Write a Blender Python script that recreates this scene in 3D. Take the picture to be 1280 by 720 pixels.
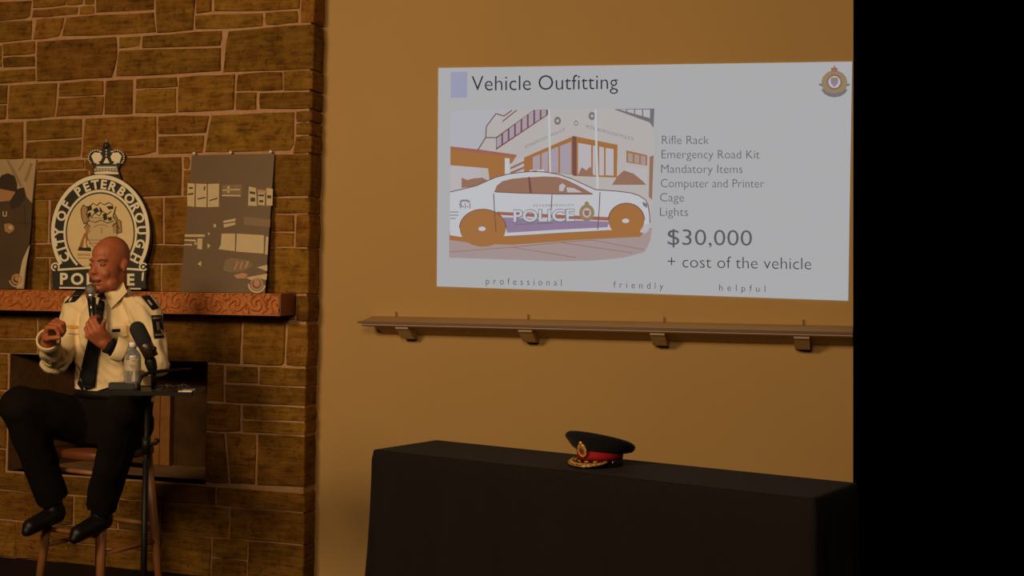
import bpy, bmesh, math, random
from mathutils import Vector, Matrix, noise
from mathutils.bvhtree import BVHTree

random.seed(7)
for o in list(bpy.data.objects): bpy.data.objects.remove(o)
SC = bpy.context.scene
COL = SC.collection

# ------------------------------------------------------------------ camera
FPX = 1600.0; CX0, CY0 = 533.0, 300.0          # optical centre of the photograph's own frame
YAW = math.radians(19.0); PITCH = math.atan(55/FPX); ROLL = 0.012
CAM = Vector((0, 0, 1.42))
Fh = Vector((-math.sin(YAW), math.cos(YAW), 0)); R0 = Vector((math.cos(YAW), math.sin(YAW), 0))
F = (Fh*math.cos(PITCH) + Vector((0,0,1))*math.sin(PITCH)).normalized()
U0 = R0.cross(F).normalized()
R = (R0*math.cos(ROLL) + U0*math.sin(ROLL)).normalized()
U = R.cross(F).normalized()
cd = bpy.data.cameras.new('camera'); co = bpy.data.objects.new('camera', cd); COL.objects.link(co)
m = Matrix.Identity(4)
for i in range(3): m[i][0] = R[i]; m[i][1] = U[i]; m[i][2] = -F[i]; m[i][3] = CAM[i]
co.matrix_world = m
cd.sensor_width = 36; cd.lens = 36*FPX/1280; cd.shift_x = (640-CX0)/1280; cd.shift_y = -(360-CY0)/1280
cd.clip_end = 100
SC.camera = co

# ------------------------------------------------------------------ world, lights, exposure
w = bpy.data.worlds.new('world'); SC.world = w; w.use_nodes = True
w.node_tree.nodes['Background'].inputs[0].default_value = (0, 0, 0, 1)
w.node_tree.nodes['Background'].inputs[1].default_value = 0
SC.view_settings.view_transform = 'Standard'; SC.view_settings.look = 'None'
SC.view_settings.exposure = 0.0; SC.view_settings.gamma = 1.0; SC.view_settings.use_curve_mapping = False
WARM = (1.0, 0.70, 0.38)
def area(name, loc, target, size, power, col=WARM):
    l = bpy.data.lights.new(name, 'AREA'); l.shape = 'DISK'; l.size = size; l.energy = power; l.color = col
    o = bpy.data.objects.new(name, l); COL.objects.link(o); o.location = loc
    o.rotation_euler = (Vector(target)-Vector(loc)).to_track_quat('-Z', 'Y').to_euler()
    return o
area('ceiling_lamp', (-3.1, 0.5, 2.85), (-2.8, 5.4, 1.5), 1.0, 115)
area('ceiling_lamp', (-0.7, 0.0, 2.85), (-1.2, 5.4, 1.7), 1.0, 60)

# ------------------------------------------------------------------ helpers
def srgb(r, g, b):
    f = lambda c: (c/12.92 if c <= 0.04045 else ((c+0.055)/1.055)**2.4)
    return (f(r/255), f(g/255), f(b/255), 1)
class Plane:
    def __init__(s, p, n): s.p = Vector(p); s.n = Vector(n).normalized()
def ray(px, py): return F + R*((px-CX0)/FPX) - U*((py-CY0)/FPX)
def at(px, py, pl, off=0.0):
    d = ray(px, py); p = pl.p + pl.n*off
    return CAM + d*((p-CAM).dot(pl.n)/d.dot(pl.n))
def P(px, py, z): return CAM + ray(px, py)*z
def PY(y): return Plane((0, y, 0), (0, -1, 0))
def PZ(z): return Plane((0, 0, z), (0, 0, 1))

YF = 5.53        # stone face of the chimney breast
YW = 5.66        # painted wall
FRONT = PY(YF); WALL = PY(YW)

MATS = {}
def mat(name, col, rough=0.6, metal=0.0, var=0.0, scale=20.0, bump=0.0, bscale=60.0, spec=0.5, emit=None, estr=1.0, trans=0.0, objvar=0.0, stretch=(1,1,1), sheen=0.0):
    if name in MATS: return MATS[name]
    m = bpy.data.materials.new(name); m.use_nodes = True; nt = m.node_tree; N = nt.nodes; L = nt.links
    b = N['Principled BSDF']
    c = tuple(col[:3]) + (1,)
    b.inputs['Base Color'].default_value = c; b.inputs['Roughness'].default_value = rough
    b.inputs['Metallic'].default_value = metal; b.inputs['Specular IOR Level'].default_value = spec
    if trans: b.inputs['Transmission Weight'].default_value = trans
    if sheen: b.inputs['Sheen Weight'].default_value = sheen
    tc = N.new('ShaderNodeTexCoord'); mp = N.new('ShaderNodeMapping'); mp.inputs['Scale'].default_value = stretch
    L.new(tc.outputs['Object'], mp.inputs['Vector'])
    if var or objvar:
        nz = N.new('ShaderNodeTexNoise'); nz.inputs['Scale'].default_value = scale; nz.inputs['Detail'].default_value = 6
        L.new(mp.outputs[0], nz.inputs['Vector'])
        rp = N.new('ShaderNodeMapRange'); rp.inputs[1].default_value = 0.25; rp.inputs[2].default_value = 0.75
        rp.inputs[3].default_value = 1-var; rp.inputs[4].default_value = 1+var
        L.new(nz.outputs['Fac'], rp.inputs[0])
        mul = N.new('ShaderNodeVectorMath'); mul.operation = 'SCALE'; mul.inputs[0].default_value = c[:3]
        src = rp.outputs[0]
        if objvar:
            oi = N.new('ShaderNodeObjectInfo'); mr = N.new('ShaderNodeMapRange')
            mr.inputs[3].default_value = 1-objvar; mr.inputs[4].default_value = 1+objvar
            L.new(oi.outputs['Random'], mr.inputs[0])
            mm = N.new('ShaderNodeMath'); mm.operation = 'MULTIPLY'
            L.new(src, mm.inputs[0]); L.new(mr.outputs[0], mm.inputs[1]); src = mm.outputs[0]
        L.new(src, mul.inputs['Scale']); L.new(mul.outputs[0], b.inputs['Base Color'])
    if bump:
        n2 = N.new('ShaderNodeTexNoise'); n2.inputs['Scale'].default_value = bscale; n2.inputs['Detail'].default_value = 5
        L.new(mp.outputs[0], n2.inputs['Vector'])
        bp = N.new('ShaderNodeBump'); bp.inputs['Strength'].default_value = 1.0; bp.inputs['Distance'].default_value = bump
        L.new(n2.outputs['Fac'], bp.inputs['Height']); L.new(bp.outputs[0], b.inputs['Normal'])
    if emit is not None:
        b.inputs['Emission Color'].default_value = tuple(emit[:3])+(1,); b.inputs['Emission Strength'].default_value = estr
    MATS[name] = m
    return m
def lit(name, r, g, b):     # light thrown by the projector
    e = srgb(r, g, b)
    return mat('slide_'+name, (0.01, 0.01, 0.01), rough=0.9, spec=0.0, emit=e)

def rootloc(o):
    v = Vector((0, 0, 0))
    while o is not None: v = v + o.location; o = o.parent
    return v
def link(name, me, material, parent=None):
    o = bpy.data.objects.new(name, me); COL.objects.link(o)
    if material is not None and not me.materials: me.materials.append(material)
    if parent is not None: o.parent = parent
    return o
def mk(name, verts, faces, material, parent=None, smooth=False):
    """verts in world space; becomes a part of parent, or a thing with its origin at its base"""
    verts = [Vector(v) for v in verts]
    if parent is not None: L = rootloc(parent)
    else:
        L = Vector(((min(v.x for v in verts)+max(v.x for v in verts))/2, (min(v.y for v in verts)+max(v.y for v in verts))/2, min(v.z for v in verts)))
    me = bpy.data.meshes.new(name)
    me.from_pydata([v-L for v in verts], [], faces); me.update()
    bm = bmesh.new(); bm.from_mesh(me); bmesh.ops.recalc_face_normals(bm, faces=bm.faces); bm.to_mesh(me); bm.free()
    if smooth:
        for p in me.polygons: p.use_smooth = True
    o = link(name, me, material, parent)
    if parent is None: o.location = L
    return o
def empty(name, loc):
    o = bpy.data.objects.new(name, None); COL.objects.link(o); o.location = loc; o.empty_display_size = 0.1
    return o
def tag(o, label, cat, group=None):
    o['label'] = label; o['category'] = cat
    if group: o['group'] = group
    return o
class MB:
    def __init__(s): s.v = []; s.f = []
    def add(s, verts, faces):
        k = len(s.v); s.v += [Vector(v) for v in verts]; s.f += [tuple(i+k for i in f) for f in faces]; return s
    def box(s, c, ax, ay, az, hx, hy, hz):
        c = Vector(c); vs = []
        for i in (-1, 1):
            for j in (-1, 1):
                for k in (-1, 1): vs.append(c+ax*hx*i+ay*hy*j+az*hz*k)
        return s.add(vs, [(0,1,3,2),(4,6,7,5),(0,4,5,1),(2,3,7,6),(0,2,6,4),(1,5,7,3)])
    def abox(s, x0, x1, y0, y1, z0, z1):
        return s.box(((x0+x1)/2,(y0+y1)/2,(z0+z1)/2), Vector((1,0,0)), Vector((0,1,0)), Vector((0,0,1)), (x1-x0)/2, (y1-y0)/2, (z1-z0)/2)
    def rings(s, rs, cap=True):
        n = len(rs[0]); k = len(s.v)
        for r in rs: s.v += [Vector(q) for q in r]
        for a in range(len(rs)-1):
            for i in range(n):
                j = (i+1) % n; s.f.append((k+a*n+i, k+a*n+j, k+(a+1)*n+j, k+(a+1)*n+i))
        if cap:
            s.f.append(tuple(k+i for i in range(n))[::-1]); s.f.append(tuple(k+(len(rs)-1)*n+i for i in range(n)))
        return s
    def tube(s, pts, rad, n=12, cap=True, rounded=False):
        pts = [Vector(p) for p in pts]
        if not isinstance(rad, (list, tuple)): rad = [rad]*len(pts)
        rs = []; up = None
        for i, p in enumerate(pts):
            t = (pts[min(i+1, len(pts)-1)]-pts[max(i-1, 0)]).normalized()
            if up is None:
                up = t.orthogonal().normalized()
            else:
                up = (up - t*up.dot(t)); up = up.normalized() if up.length > 1e-6 else t.orthogonal().normalized()
            q = t.cross(up)
            rs.append([p+up*math.cos(2*math.pi*j/n)*rad[i]+q*math.sin(2*math.pi*j/n)*rad[i] for j in range(n)])
        return s.rings(rs, cap)
    def ell(s, c, ax, ay, az, seg=16, rg=10):
        c = Vector(c); rs = []
        k = len(s.v); s.v.append(c-az)
        for i in range(1, rg):
            a = -math.pi/2+math.pi*i/rg
            s.v += [c+ax*math.cos(a)*math.cos(2*math.pi*j/seg)+ay*math.cos(a)*math.sin(2*math.pi*j/seg)+az*math.sin(a) for j in range(seg)]
        s.v.append(c+az); e = len(s.v)-1
        for j in range(seg):
            s.f.append((k, k+1+(j+1) % seg, k+1+j)); s.f.append((e, e-seg+j, e-seg+(j+1) % seg))
            for i in range(rg-2):
                b = k+1+i*seg; s.f.append((b+j, b+(j+1) % seg, b+seg+(j+1) % seg, b+seg+j))
        return s
    def ball(s, c, r, seg=14, rg=9): return s.ell(c, Vector((r,0,0)), Vector((0,r,0)), Vector((0,0,r)), seg, rg)
    def cap(s, a, b, ra, rb, n=14):      # tapered capsule
        a = Vector(a); b = Vector(b); t = (b-a).normalized(); rs = []; up = t.orthogonal().normalized(); q = t.cross(up)
        def ring(c, r): return [c+up*math.cos(2*math.pi*j/n)*r+q*math.sin(2*math.pi*j/n)*r for j in range(n)]
        for i in range(5):
            th = math.pi/2*(1-i/4.0)*0.97; rs.append(ring(a-t*math.sin(th)*ra, max(1e-4, math.cos(th)*ra)))
        for i in range(5):
            th = math.pi/2*(i/4.0)*0.97; rs.append(ring(b+t*math.sin(th)*rb, max(1e-4, math.cos(th)*rb)))
        return s.rings(rs)
    def build(s, name, material, parent=None, smooth=False): return mk(name, s.v, s.f, material, parent, smooth)
X_, Y_, Z_ = Vector((1,0,0)), Vector((0,1,0)), Vector((0,0,1))

def poly(name, pts, pl, off, material, parent, thick=0.0):
    """flat piece(s) cut to an outline on a plane; pts = outline or list of outlines"""
    if not isinstance(pts[0][0], (tuple, list)): pts = [pts]
    if len(pts) > 1: return [poly(name, q, pl, off, material, parent, thick) for q in pts][0]
    mb = MB()
    for q in pts:
        a = [at(x, y, pl, off) for x, y in q]; n = len(a)
        if thick:
            b = [p-pl.n*thick for p in a]
            mb.add(a+b, [tuple(range(n)), tuple(range(n, 2*n))[::-1]]+[(i, (i+1) % n, n+(i+1) % n, n+i) for i in range(n)])
        else: mb.add(a, [tuple(range(n))])
    return mb.build(name, material, parent)
def circ(cx, cy, rx, ry=None, n=32, a0=0, a1=360):
    ry = rx if ry is None else ry
    full = abs(a1-a0) >= 360
    k = n if full else n+1
    return [(cx+rx*math.cos(math.radians(a0+(a1-a0)*i/n)), cy-ry*math.sin(math.radians(a0+(a1-a0)*i/n))) for i in range(k)]
def ringpoly(name, cx, cy, r0, r1, pl, off, material, parent, thick=0.0, a0=0, a1=360, ry=1.0, n=64):
    mb = MB(); seg = []
    for i in range(n):
        t0 = math.radians(a0+(a1-a0)*i/n); t1 = math.radians(a0+(a1-a0)*(i+1)/n)
        q = [(cx+r*math.cos(t), cy-r*ry*math.sin(t)) for r, t in ((r0,t0),(r1,t0),(r1,t1),(r0,t1))]
        seg.append(q)
    for q in seg:
        a = [at(x, y, pl, off) for x, y in q]
        if thick:
            b = [p-pl.n*thick for p in a]
            mb.add(a+b, [(0,1,2,3), (1,5,6,2), (0,3,7,4), (5,4,7,6)])
        else: mb.add(a, [(0,1,2,3)])
    return mb.build(name, material, parent)
def stroke(name, lines, wpx, pl, off, material, parent):
    """thin drawn lines on a plane"""
    mb = MB()
    for ln in lines:
        for (x0,y0),(x1,y1) in zip(ln[:-1], ln[1:]):
            L = math.hypot(x1-x0, y1-y0) or 1; nx, ny = -(y1-y0)/L*wpx/2, (x1-x0)/L*wpx/2
            mb.add([at(x0+nx,y0+ny,pl,off), at(x1+nx,y1+ny,pl,off), at(x1-nx,y1-ny,pl,off), at(x0-nx,y0-ny,pl,off)], [(0,1,2,3)])
    o = mb.build(name, material, parent)
    if len(lines) > 1: o['kind'] = 'stuff'
    return o

def glyphs(txt, offset=0.0, space=1.0, extr=0.0):
    cu = bpy.data.curves.new('lettering', 'FONT'); cu.body = txt; cu.size = 1.0; cu.offset = offset; cu.space_character = space
    cu.resolution_u = 3; cu.extrude = extr
    o = bpy.data.objects.new('lettering', cu); COL.objects.link(o)
    dg = bpy.context.evaluated_depsgraph_get()
    me = bpy.data.meshes.new_from_object(o.evaluated_get(dg))
    vs = [tuple(v.co) for v in me.vertices]; fs = [tuple(p.vertices) for p in me.polygons]
    bpy.data.objects.remove(o); bpy.data.curves.remove(cu); bpy.data.meshes.remove(me)
    return vs, fs
_vs, _ = glyphs('H'); CAPH = max(v[1] for v in _vs)
def text(name, txt, x0, y0, x1, y1, cap, pl, off, material, parent, offset=0.0, space=1.0):
    """one line of lettering on a plane, baseline from (x0,y0) to (x1,y1), cap height in the same units"""
    vs, fs = glyphs(txt, offset, space)
    a = min(v[0] for v in vs); b = max(v[0] for v in vs)
    out = []
    for v in vs:
        t = (v[0]-a)/(b-a); out.append(at(x0+(x1-x0)*t, y0+(y1-y0)*t-v[1]/CAPH*cap, pl, off))
    if ' ' not in txt:
        o = mk(name, out, fs, material, parent)
        if cap < 9: o['kind'] = 'stuff'
        return o
    iv = sorted((min(vs[i][0] for i in f), max(vs[i][0] for i in f)) for f in fs); gaps = []; e = iv[0][1]
    for l_, r_ in iv:
        if l_ > e: gaps.append((l_-e, (l_+e)/2))
        e = max(e, r_)
    cuts = sorted(m_ for _, m_ in sorted(gaps)[-txt.count(' '):])+[1e9]; lo_ = -1e9
    for c_ in cuts:
        f2 = [f for f in fs if lo_ < vs[f[0]][0] < c_]; us = sorted({i for f in f2 for i in f}); ix = {q: i for i, q in enumerate(us)}
        mk(name, [out[i] for i in us], [tuple(ix[i] for i in f) for f in f2], material, parent); lo_ = c_

# ------------------------------------------------------------------ setting
M_wall = mat('wall_paint', (0.49, 0.306, 0.118), rough=0.75, var=0.04, scale=1.2, bump=0.0006, bscale=120, spec=0.25)
M_mortar = mat('mortar', (0.46, 0.26, 0.14), rough=0.95, var=0.15, scale=30, bump=0.002, bscale=150, spec=0.1)
M_carpet = mat('carpet', (0.035, 0.024, 0.018), rough=1.0, var=0.3, scale=200, bump=0.002, bscale=400, spec=0.0)
def stone_mat():
    m = mat('sandstone', (0.21, 0.105, 0.021), rough=0.9, spec=0.15)
    nt = m.node_tree; N = nt.nodes; L = nt.links; b = N['Principled BSDF']
    tc = N.new('ShaderNodeTexCoord'); oi = N.new('ShaderNodeObjectInfo')
    addv = N.new('ShaderNodeVectorMath'); addv.operation = 'ADD'
    cmb = N.new('ShaderNodeVectorMath'); cmb.operation = 'SCALE'; cmb.inputs[0].default_value = (7, 3, 11)
    L.new(oi.outputs['Random'], cmb.inputs['Scale']); L.new(tc.outputs['Object'], addv.inputs[0]); L.new(cmb.outputs[0], addv.inputs[1])
    mp = N.new('ShaderNodeMapping'); mp.inputs['Scale'].default_value = (7, 7, 60); L.new(addv.outputs[0], mp.inputs[0])
    n1 = N.new('ShaderNodeTexNoise'); n1.inputs['Scale'].default_value = 1.0; n1.inputs['Detail'].default_value = 7; n1.inputs['Roughness'].default_value = 0.65
    L.new(mp.outputs[0], n1.inputs['Vector'])
    n2 = N.new('ShaderNodeTexNoise'); n2.inputs['Scale'].default_value = 14; n2.inputs['Detail'].default_value = 6; L.new(addv.outputs[0], n2.inputs['Vector'])
    cr = N.new('ShaderNodeValToRGB'); e = cr.color_ramp.elements
    e[0].position = 0.33; e[0].color = (0.095, 0.037, 0.006, 1); e[1].position = 0.68; e[1].color = (0.34, 0.165, 0.030, 1)
    e2 = cr.color_ramp.elements.new(0.5); e2.color = (0.235, 0.108, 0.015, 1)
    mx = N.new('ShaderNodeMath'); mx.operation = 'MULTIPLY_ADD'; mx.inputs[1].default_value = 0.55; 
    m3 = N.new('ShaderNodeMath'); m3.operation = 'MULTIPLY'; m3.inputs[1].default_value = 0.45
    L.new(n2.outputs['Fac'], m3.inputs[0]); L.new(n1.outputs['Fac'], mx.inputs[0]); L.new(m3.outputs[0], mx.inputs[2])
    L.new(mx.outputs[0], cr.inputs[0])
    hs = N.new('ShaderNodeHueSaturation'); mr = N.new('ShaderNodeMapRange'); mr.inputs[3].default_value = 0.78; mr.inputs[4].default_value = 1.22
    mr2 = N.new('ShaderNodeMapRange'); mr2.inputs[3].default_value = 0.494; mr2.inputs[4].default_value = 0.506
    wn = N.new('ShaderNodeTexWhiteNoise'); wn.noise_dimensions = '1D'; L.new(oi.outputs['Random'], wn.inputs['W'])
    L.new(oi.outputs['Random'], mr.inputs[0]); L.new(wn.outputs['Value'], mr2.inputs[0])
    L.new(mr.outputs[0], hs.inputs['Value']); L.new(mr2.outputs[0], hs.inputs['Hue']); L.new(cr.outputs[0], hs.inputs['Color'])
    n4 = N.new('ShaderNodeTexNoise'); n4.inputs['Scale'].default_value = 38; n4.inputs['Detail'].default_value = 3; n4.inputs['Distortion'].default_value = 0.6
    L.new(addv.outputs[0], n4.inputs['Vector'])          # pits and chips
    m4 = N.new('ShaderNodeMapRange'); m4.inputs[1].default_value = 0.33; m4.inputs[2].default_value = 0.45; m4.inputs[3].default_value = 0.62; m4.inputs[4].default_value = 1.0
    L.new(n4.outputs['Fac'], m4.inputs[0])
    v4 = N.new('ShaderNodeVectorMath'); v4.operation = 'SCALE'; L.new(hs.outputs[0], v4.inputs[0]); L.new(m4.outputs[0], v4.inputs['Scale'])
    L.new(v4.outputs[0], b.inputs['Base Color'])
    bp = N.new('ShaderNodeBump'); bp.inputs['Strength'].default_value = 1; bp.inputs['Distance'].default_value = 0.022
    L.new(mx.outputs[0], bp.inputs['Height']); L.new(bp.outputs[0], b.inputs['Normal'])
    return m
M_stone = stone_mat()

XEND = at(1066.5, 300, WALL).x
XF = at(386, 300, FRONT).x          # right corner of the chimney breast
XL = XF-3.1
HT = 3.25
fl = MB().abox(XL-0.4, XEND+0.6, -1.2, YW, -0.05, 0.0).build('floor', M_carpet); fl['kind'] = 'structure'
# chimney breast: a mortar core with the firebox left open
ox0 = at(10, 520, FRONT).x; ox1 = at(258, 520, FRONT).x; oz1 = at(130, 446, FRONT).z; oz0 = at(130, 597, FRONT).z
wbm = MB(); hx0, hx1, hz0, hz1 = ox0-0.06, ox1+0.06, oz0-0.06, oz1+0.07      # back wall, open where the firebox passes through
wbm.abox(XL-0.4, hx0, YW, YW+0.14, 0, HT).abox(hx1, XEND, YW, YW+0.14, 0, HT).abox(hx0, hx1, YW, YW+0.14, 0, hz0).abox(hx0, hx1, YW, YW+0.14, hz1, HT)
wb = wbm.build('wall_back', M_wall); wb['kind'] = 'structure'
core = MB(); c0 = YF+0.005; xr = XF-0.010
core.abox(XL, ox0, c0, YW-0.001, 0, HT).abox(ox1, xr, c0, YW-0.001, 0, HT)
core.abox(ox0, ox1, c0, YW-0.001, oz1, HT).abox(ox0, ox1, c0, YW-0.001, 0, oz0)
ws = core.build('wall_left', M_mortar); ws['kind'] = 'structure'

def stone(pts, wrap=False, world=False):
    q = [Vector((x, 0, y)) for x, y in pts] if world else [at(x, y, FRONT) for x, y in pts]
    q = [Vector((p.x, p.z)) for p in q]
    if sum(a.x*b.y-b.x*a.y for a, b in zip(q, q[1:]+q[:1])) < 0: q = q[::-1]
    cen = sum(q, Vector((0, 0)))/len(q)
    ring = []
    for i, a in enumerate(q):
        b = q[(i+1) % len(q)]; L = (b-a).length
        k = 2 if L < 0.16 else 3
        nrm = Vector((b.y-a.y, a.x-b.x)).normalized()
        for j in range(k):
            p = a.lerp(b, j/k)
            if j: p = p+nrm*random.uniform(-0.0005, 0.0055)
            else: p = p-(cen-p).normalized()*random.uniform(-0.002, 0.003)
            ring.append(p)
    n = len(ring); proud = random.uniform(0.0, 0.007)
    dep = 0.118 if wrap else 0.05
    back = YF+dep; vs = []
    for p in ring: vs.append((p.x, back, p.y))
    for p in ring: vs.append((p.x, YF-proud+0.004, p.y))
    for p in ring:
        d = (cen-p); d = d.normalized()*min(0.0045, d.length*0.3)
        vs.append((p.x+d.x, YF-proud-random.uniform(0, 0.003), p.y+d.y))
    vs.append((cen.x+random.uniform(-.02, .02), YF-proud-random.uniform(0.0, 0.006), cen.y+random.uniform(-.01, .01)))
    fs = []
    for i in range(n):
        j = (i+1) % n
        fs += [(i, j, n+j, n+i), (n+i, n+j, 2*n+j, 2*n+i), (2*n+i, 2*n+j, 3*n)]
    return mk('stone', vs, fs, M_stone, ws)
S = [  # outlines of the stones as they lie on the face of the chimney breast
 [(-60,5),(39,1),(37,19),(32,23),(-60,30)], [(41,-16),(82,-18),(82,6),(41,10)], [(84,-18),(103,-18),(103,5),(84,6)],
 [(106,-18),(117,-18),(117,4.5),(106,5.2)], [(41,12.8),(97,9),(96,17.5),(40,21.5)], [(100,8.5),(117,7.2),(117,16.5),(100,17.8)],
 [(120,-18),(192,-18),(192,12),(120,15.5)], [(195,-18),(244,-18),(241,37.5),(197,40.5)], [(247,-18),(264,-18),(264,14.2),(246,16.2)],
 [(268,-18),(375,-18),(374,10.5),(268,13.8)], [(243.5,19.5),(328,16.5),(328,32.5),(244,36)], [(332,16),(371,13.5),(372,28),(332,31.3)],
 [(-60,33),(39,25.8),(38,49),(-60,58)], [(46,25),(80,22),(73.5,45),(42,49)], [(83,22),(192,15.5),(194,40),(77,44.8)],
 [(-60,62),(1.5,57),(1.5,83),(-60,89)], [(4,55.5),(43,51.8),(43,67),(4,70)], [(4,72.5),(43,70),(43,82.7),(4,84.3)],
 [(-60,92),(43,85.7),(44,101),(-60,108)], [(47,52.5),(144.5,46.5),(146,70),(139,96.5),(47,101.5)],
 [(149,47),(175,45.4),(173,57),(149,60.2)], [(178,45.2),(277,38.5),(275,57),(178,60)], [(149,63.5),(275,60.2),(275.5,88.5),(146,95)],
 [(-60,112),(9,107),(8,129.5),(-60,133)], [(-60,136),(7,131.8),(7,148.5),(-60,154)], [(12,107),(71,104),(67.5,145.5),(10,148.5)],
 [(75,104),(129,101.3),(129,118.3),(74,120.3)], [(73,123),(129,121),(127,142.7),(70,145.5)], [(132,101.2),(166,99.5),(165,142),(130,143)],
 [(171,99),(221,96.8),(221,108),(170,110.5)], [(170,113),(219.7,110.5),(219,140.5),(168,141)], [(224,97),(293,93.2),(292,137),(223,140.2)],
 [(297,93),(352.5,90),(352.5,112),(296,113.5)], [(296,116.7),(320,116),(319.5,136.2),(295,137)],
 [(-60,158),(29,152.2),(28,197.5),(-60,202)], [(33,152),(102,148.6),(101,171.5),(33,175.3)], [(33,178),(101,174.3),(100,195.5),(31,197.5)],
 [(107,148.5),(195,146),(194,189),(180,193.5),(103,196.5)], [(198,146),(261,144.8),(257,165.5),(198,167.2)], [(198,171),(255,169.3),(252,190.5),(198,192.5)],
 [(265,144.5),(367.5,140.2),(367,180),(362,187.5),(256,190)],
 [(-60,206),(104,200),(104,210),(-60,215)], [(-60,218),(110,213),(110,227.5),(-60,231)], [(-60,234),(125,230.5),(125,247),(-60,250)],
 [(-60,253),(60,250.3),(59,303),(-60,303)], [(63,250.3),(127,249.8),(127,303),(62,303)], [(-60,306),(127,306),(127,320),(-60,319.5)],
 [(-60,322.5),(60,323),(60,363),(-60,361)], [(63,323),(127,323),(127,363),(63,363)],
 [(107,200),(226,196.3),(226,244),(128,247),(128,228),(113,228),(113,211),(107,211)], [(230,196.5),(236,196.5),(236,210),(230,210)], [(230,213),(300,212),(300,244),(230,244)], [(239,196.3),(300,194.8),(300,209.5),(239,210)],
 [(130,250),(203,247.5),(203,304),(130,305)], [(206,247.5),(270,247.3),(270,304.5),(206,304.5)], [(273,247.3),(300,247.3),(300,304.5),(273,304.5)],
 [(130,308),(234,307.7),(234,328.5),(130,328.5)], [(237,307.7),(300,307.7),(300,328.5),(237,328.5)], [(130,331.5),(200,331.5),(200,364),(130,364)],
 [(203,331.5),(270,331.7),(270,364.5),(203,364.3)], [(273,331.7),(300,331.7),(300,365),(273,365)],
 [(303,269),(367,269),(367,288.8),(303,288.8)], [(303,292),(367,292),(366.5,307.7),(303,307.5)],
 [(-60,365),(60,366),(60,394),(-60,393)], [(63,366),(200,367),(200,396),(63,394)], [(203,367),(300,368),(300,399),(203,396)], [(303,369),(368,369.5),(368,400),(303,399)],
 [(-60,396),(45,398),(45,422),(-60,420)], [(-60,423),(45,425),(45,441),(-60,438)], [(48,398),(140,400),(140,445),(48,441.5)],
 [(143,400),(301,403),(299,454.3),(258,452.5),(143,447.3)], [(305,404),(356,405),(355,453.5),(351,456),(304,454.5)],
 [(260,456),(279,457),(279,502),(259.5,500.7)], [(283,457.7),(321.5,459),(321.5,479),(283,477.2)], 
 [(259,504.5),(300,507),(299.5,538),(258,537.5)],
 [(257.5,541),(280,542),(285,603.5),(256.5,602.5)], [(283,542),(319,543.5),(318,605),(288,604)],
 [(-60,440),(8.5,443),(8.5,487),(-60,480)], [(-60,484),(8,490),(7.5,515),(-60,508)], [(-60,511),(7,518),(6.5,560),(-60,552)], [(-60,555),(6,563),(5.5,597),(-60,588)],
]
SW = [  # corner stones, whose ends show on the side of the breast
 [(378,-18),(393.5,-18),(392.5,27.5),(376,28.5)], [(285,39),(391.8,30.3),(391,86),(279,90)], [(355,90),(391.3,88.3),(391,111.5),(355,112.5)],
 [(325,116.7),(391,115),(390.5,135),(325,135.7)], [(371,140),(390.2,138.7),(390,150.5),(371,152)], [(371,155),(389.7,153.5),(389.3,167.5),(370,168)],
 [(370,171),(389.3,170),(388.7,190),(367,191.5)], [(303,194.5),(388.5,193),(387.5,244.5),(303,246)], [(303,249),(387.5,247.5),(387,265.7),(303,266)],
 [(371,269),(387,268.5),(386.3,308),(370,308)], [(303,311),(386.3,311),(385.3,367),(303,366)], [(371,370),(385.3,370.3),(384.7,401),(371,400.3)],
 [(360,405),(384.7,406),(383.3,457.5),(358,456.3)], [(325,459.3),(383.3,461),(382.5,482),(325,480)], [(282,481),(382.5,485.7),(382,506.5),(282,502.5)],
 [(304,507.3),(382,510.5),(381.7,526),(304,523)], [(304,526.3),(381.7,529.3),(381.3,543),(304,539.8)], [(323,543.7),(381.2,546.7),(380.3,608),(322,605.5)],
]
for q in S: stone(q)
for q in SW: stone(q, wrap=True)
# courses going on above, below and to the left of what the photograph frames
def course(x0, x1, z0, z1, wrapr=False):
    x = x0
    while x < x1-0.02:
        wd = random.uniform(0.16, 0.42)
        if x+wd > x1-0.14: wd = x1-x
        last = x+wd >= x1-1e-6
        a, b, c, d = x+0.005, x+wd-(0 if last and wrapr else 0.005), z0+0.005, z1-0.005
        if z1-z0 > 0.17 and random.random() < 0.45 and not last:
            mz = (c+d)/2+random.uniform(-.02, .02)
            stone([(a,c),(b,c),(b,mz-0.005),(a,mz-0.005)], False, True); stone([(a,mz+0.005),(b,mz+0.005),(b,d),(a,d)], False, True)
        else: stone([(a,c),(b,c),(b,d),(a,d)], last and wrapr, True)
        x += wd
xl0 = at(-61, 300, FRONT).x-0.005
z = 0.0
zb = at(130, 598.5, FRONT).z
for h in (0.19, 0.15, zb-0.34):
    course(XL, XF-0.002, z, z+h, True); z += h
zt = at(200, -20, FRONT).z
for h in (0.16, 0.2, HT-zt-0.36):
    course(xl0, XF-0.002, zt, zt+h, True); zt += h
z = zb; k = 0
hs_ = [0.2, 0.14, 0.24, 0.17, 0.21, 0.12, 0.23, 0.18, 0.15, 0.22, 0.2, 0.16, 0.19, 0.2, 0.2]
while z < HT-0.05:
    h = min(hs_[k], HT-z); 
    if HT-z-h < 0.09: h = HT-z
    course(XL, xl0, z, z+h); z += h; k += 1

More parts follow.
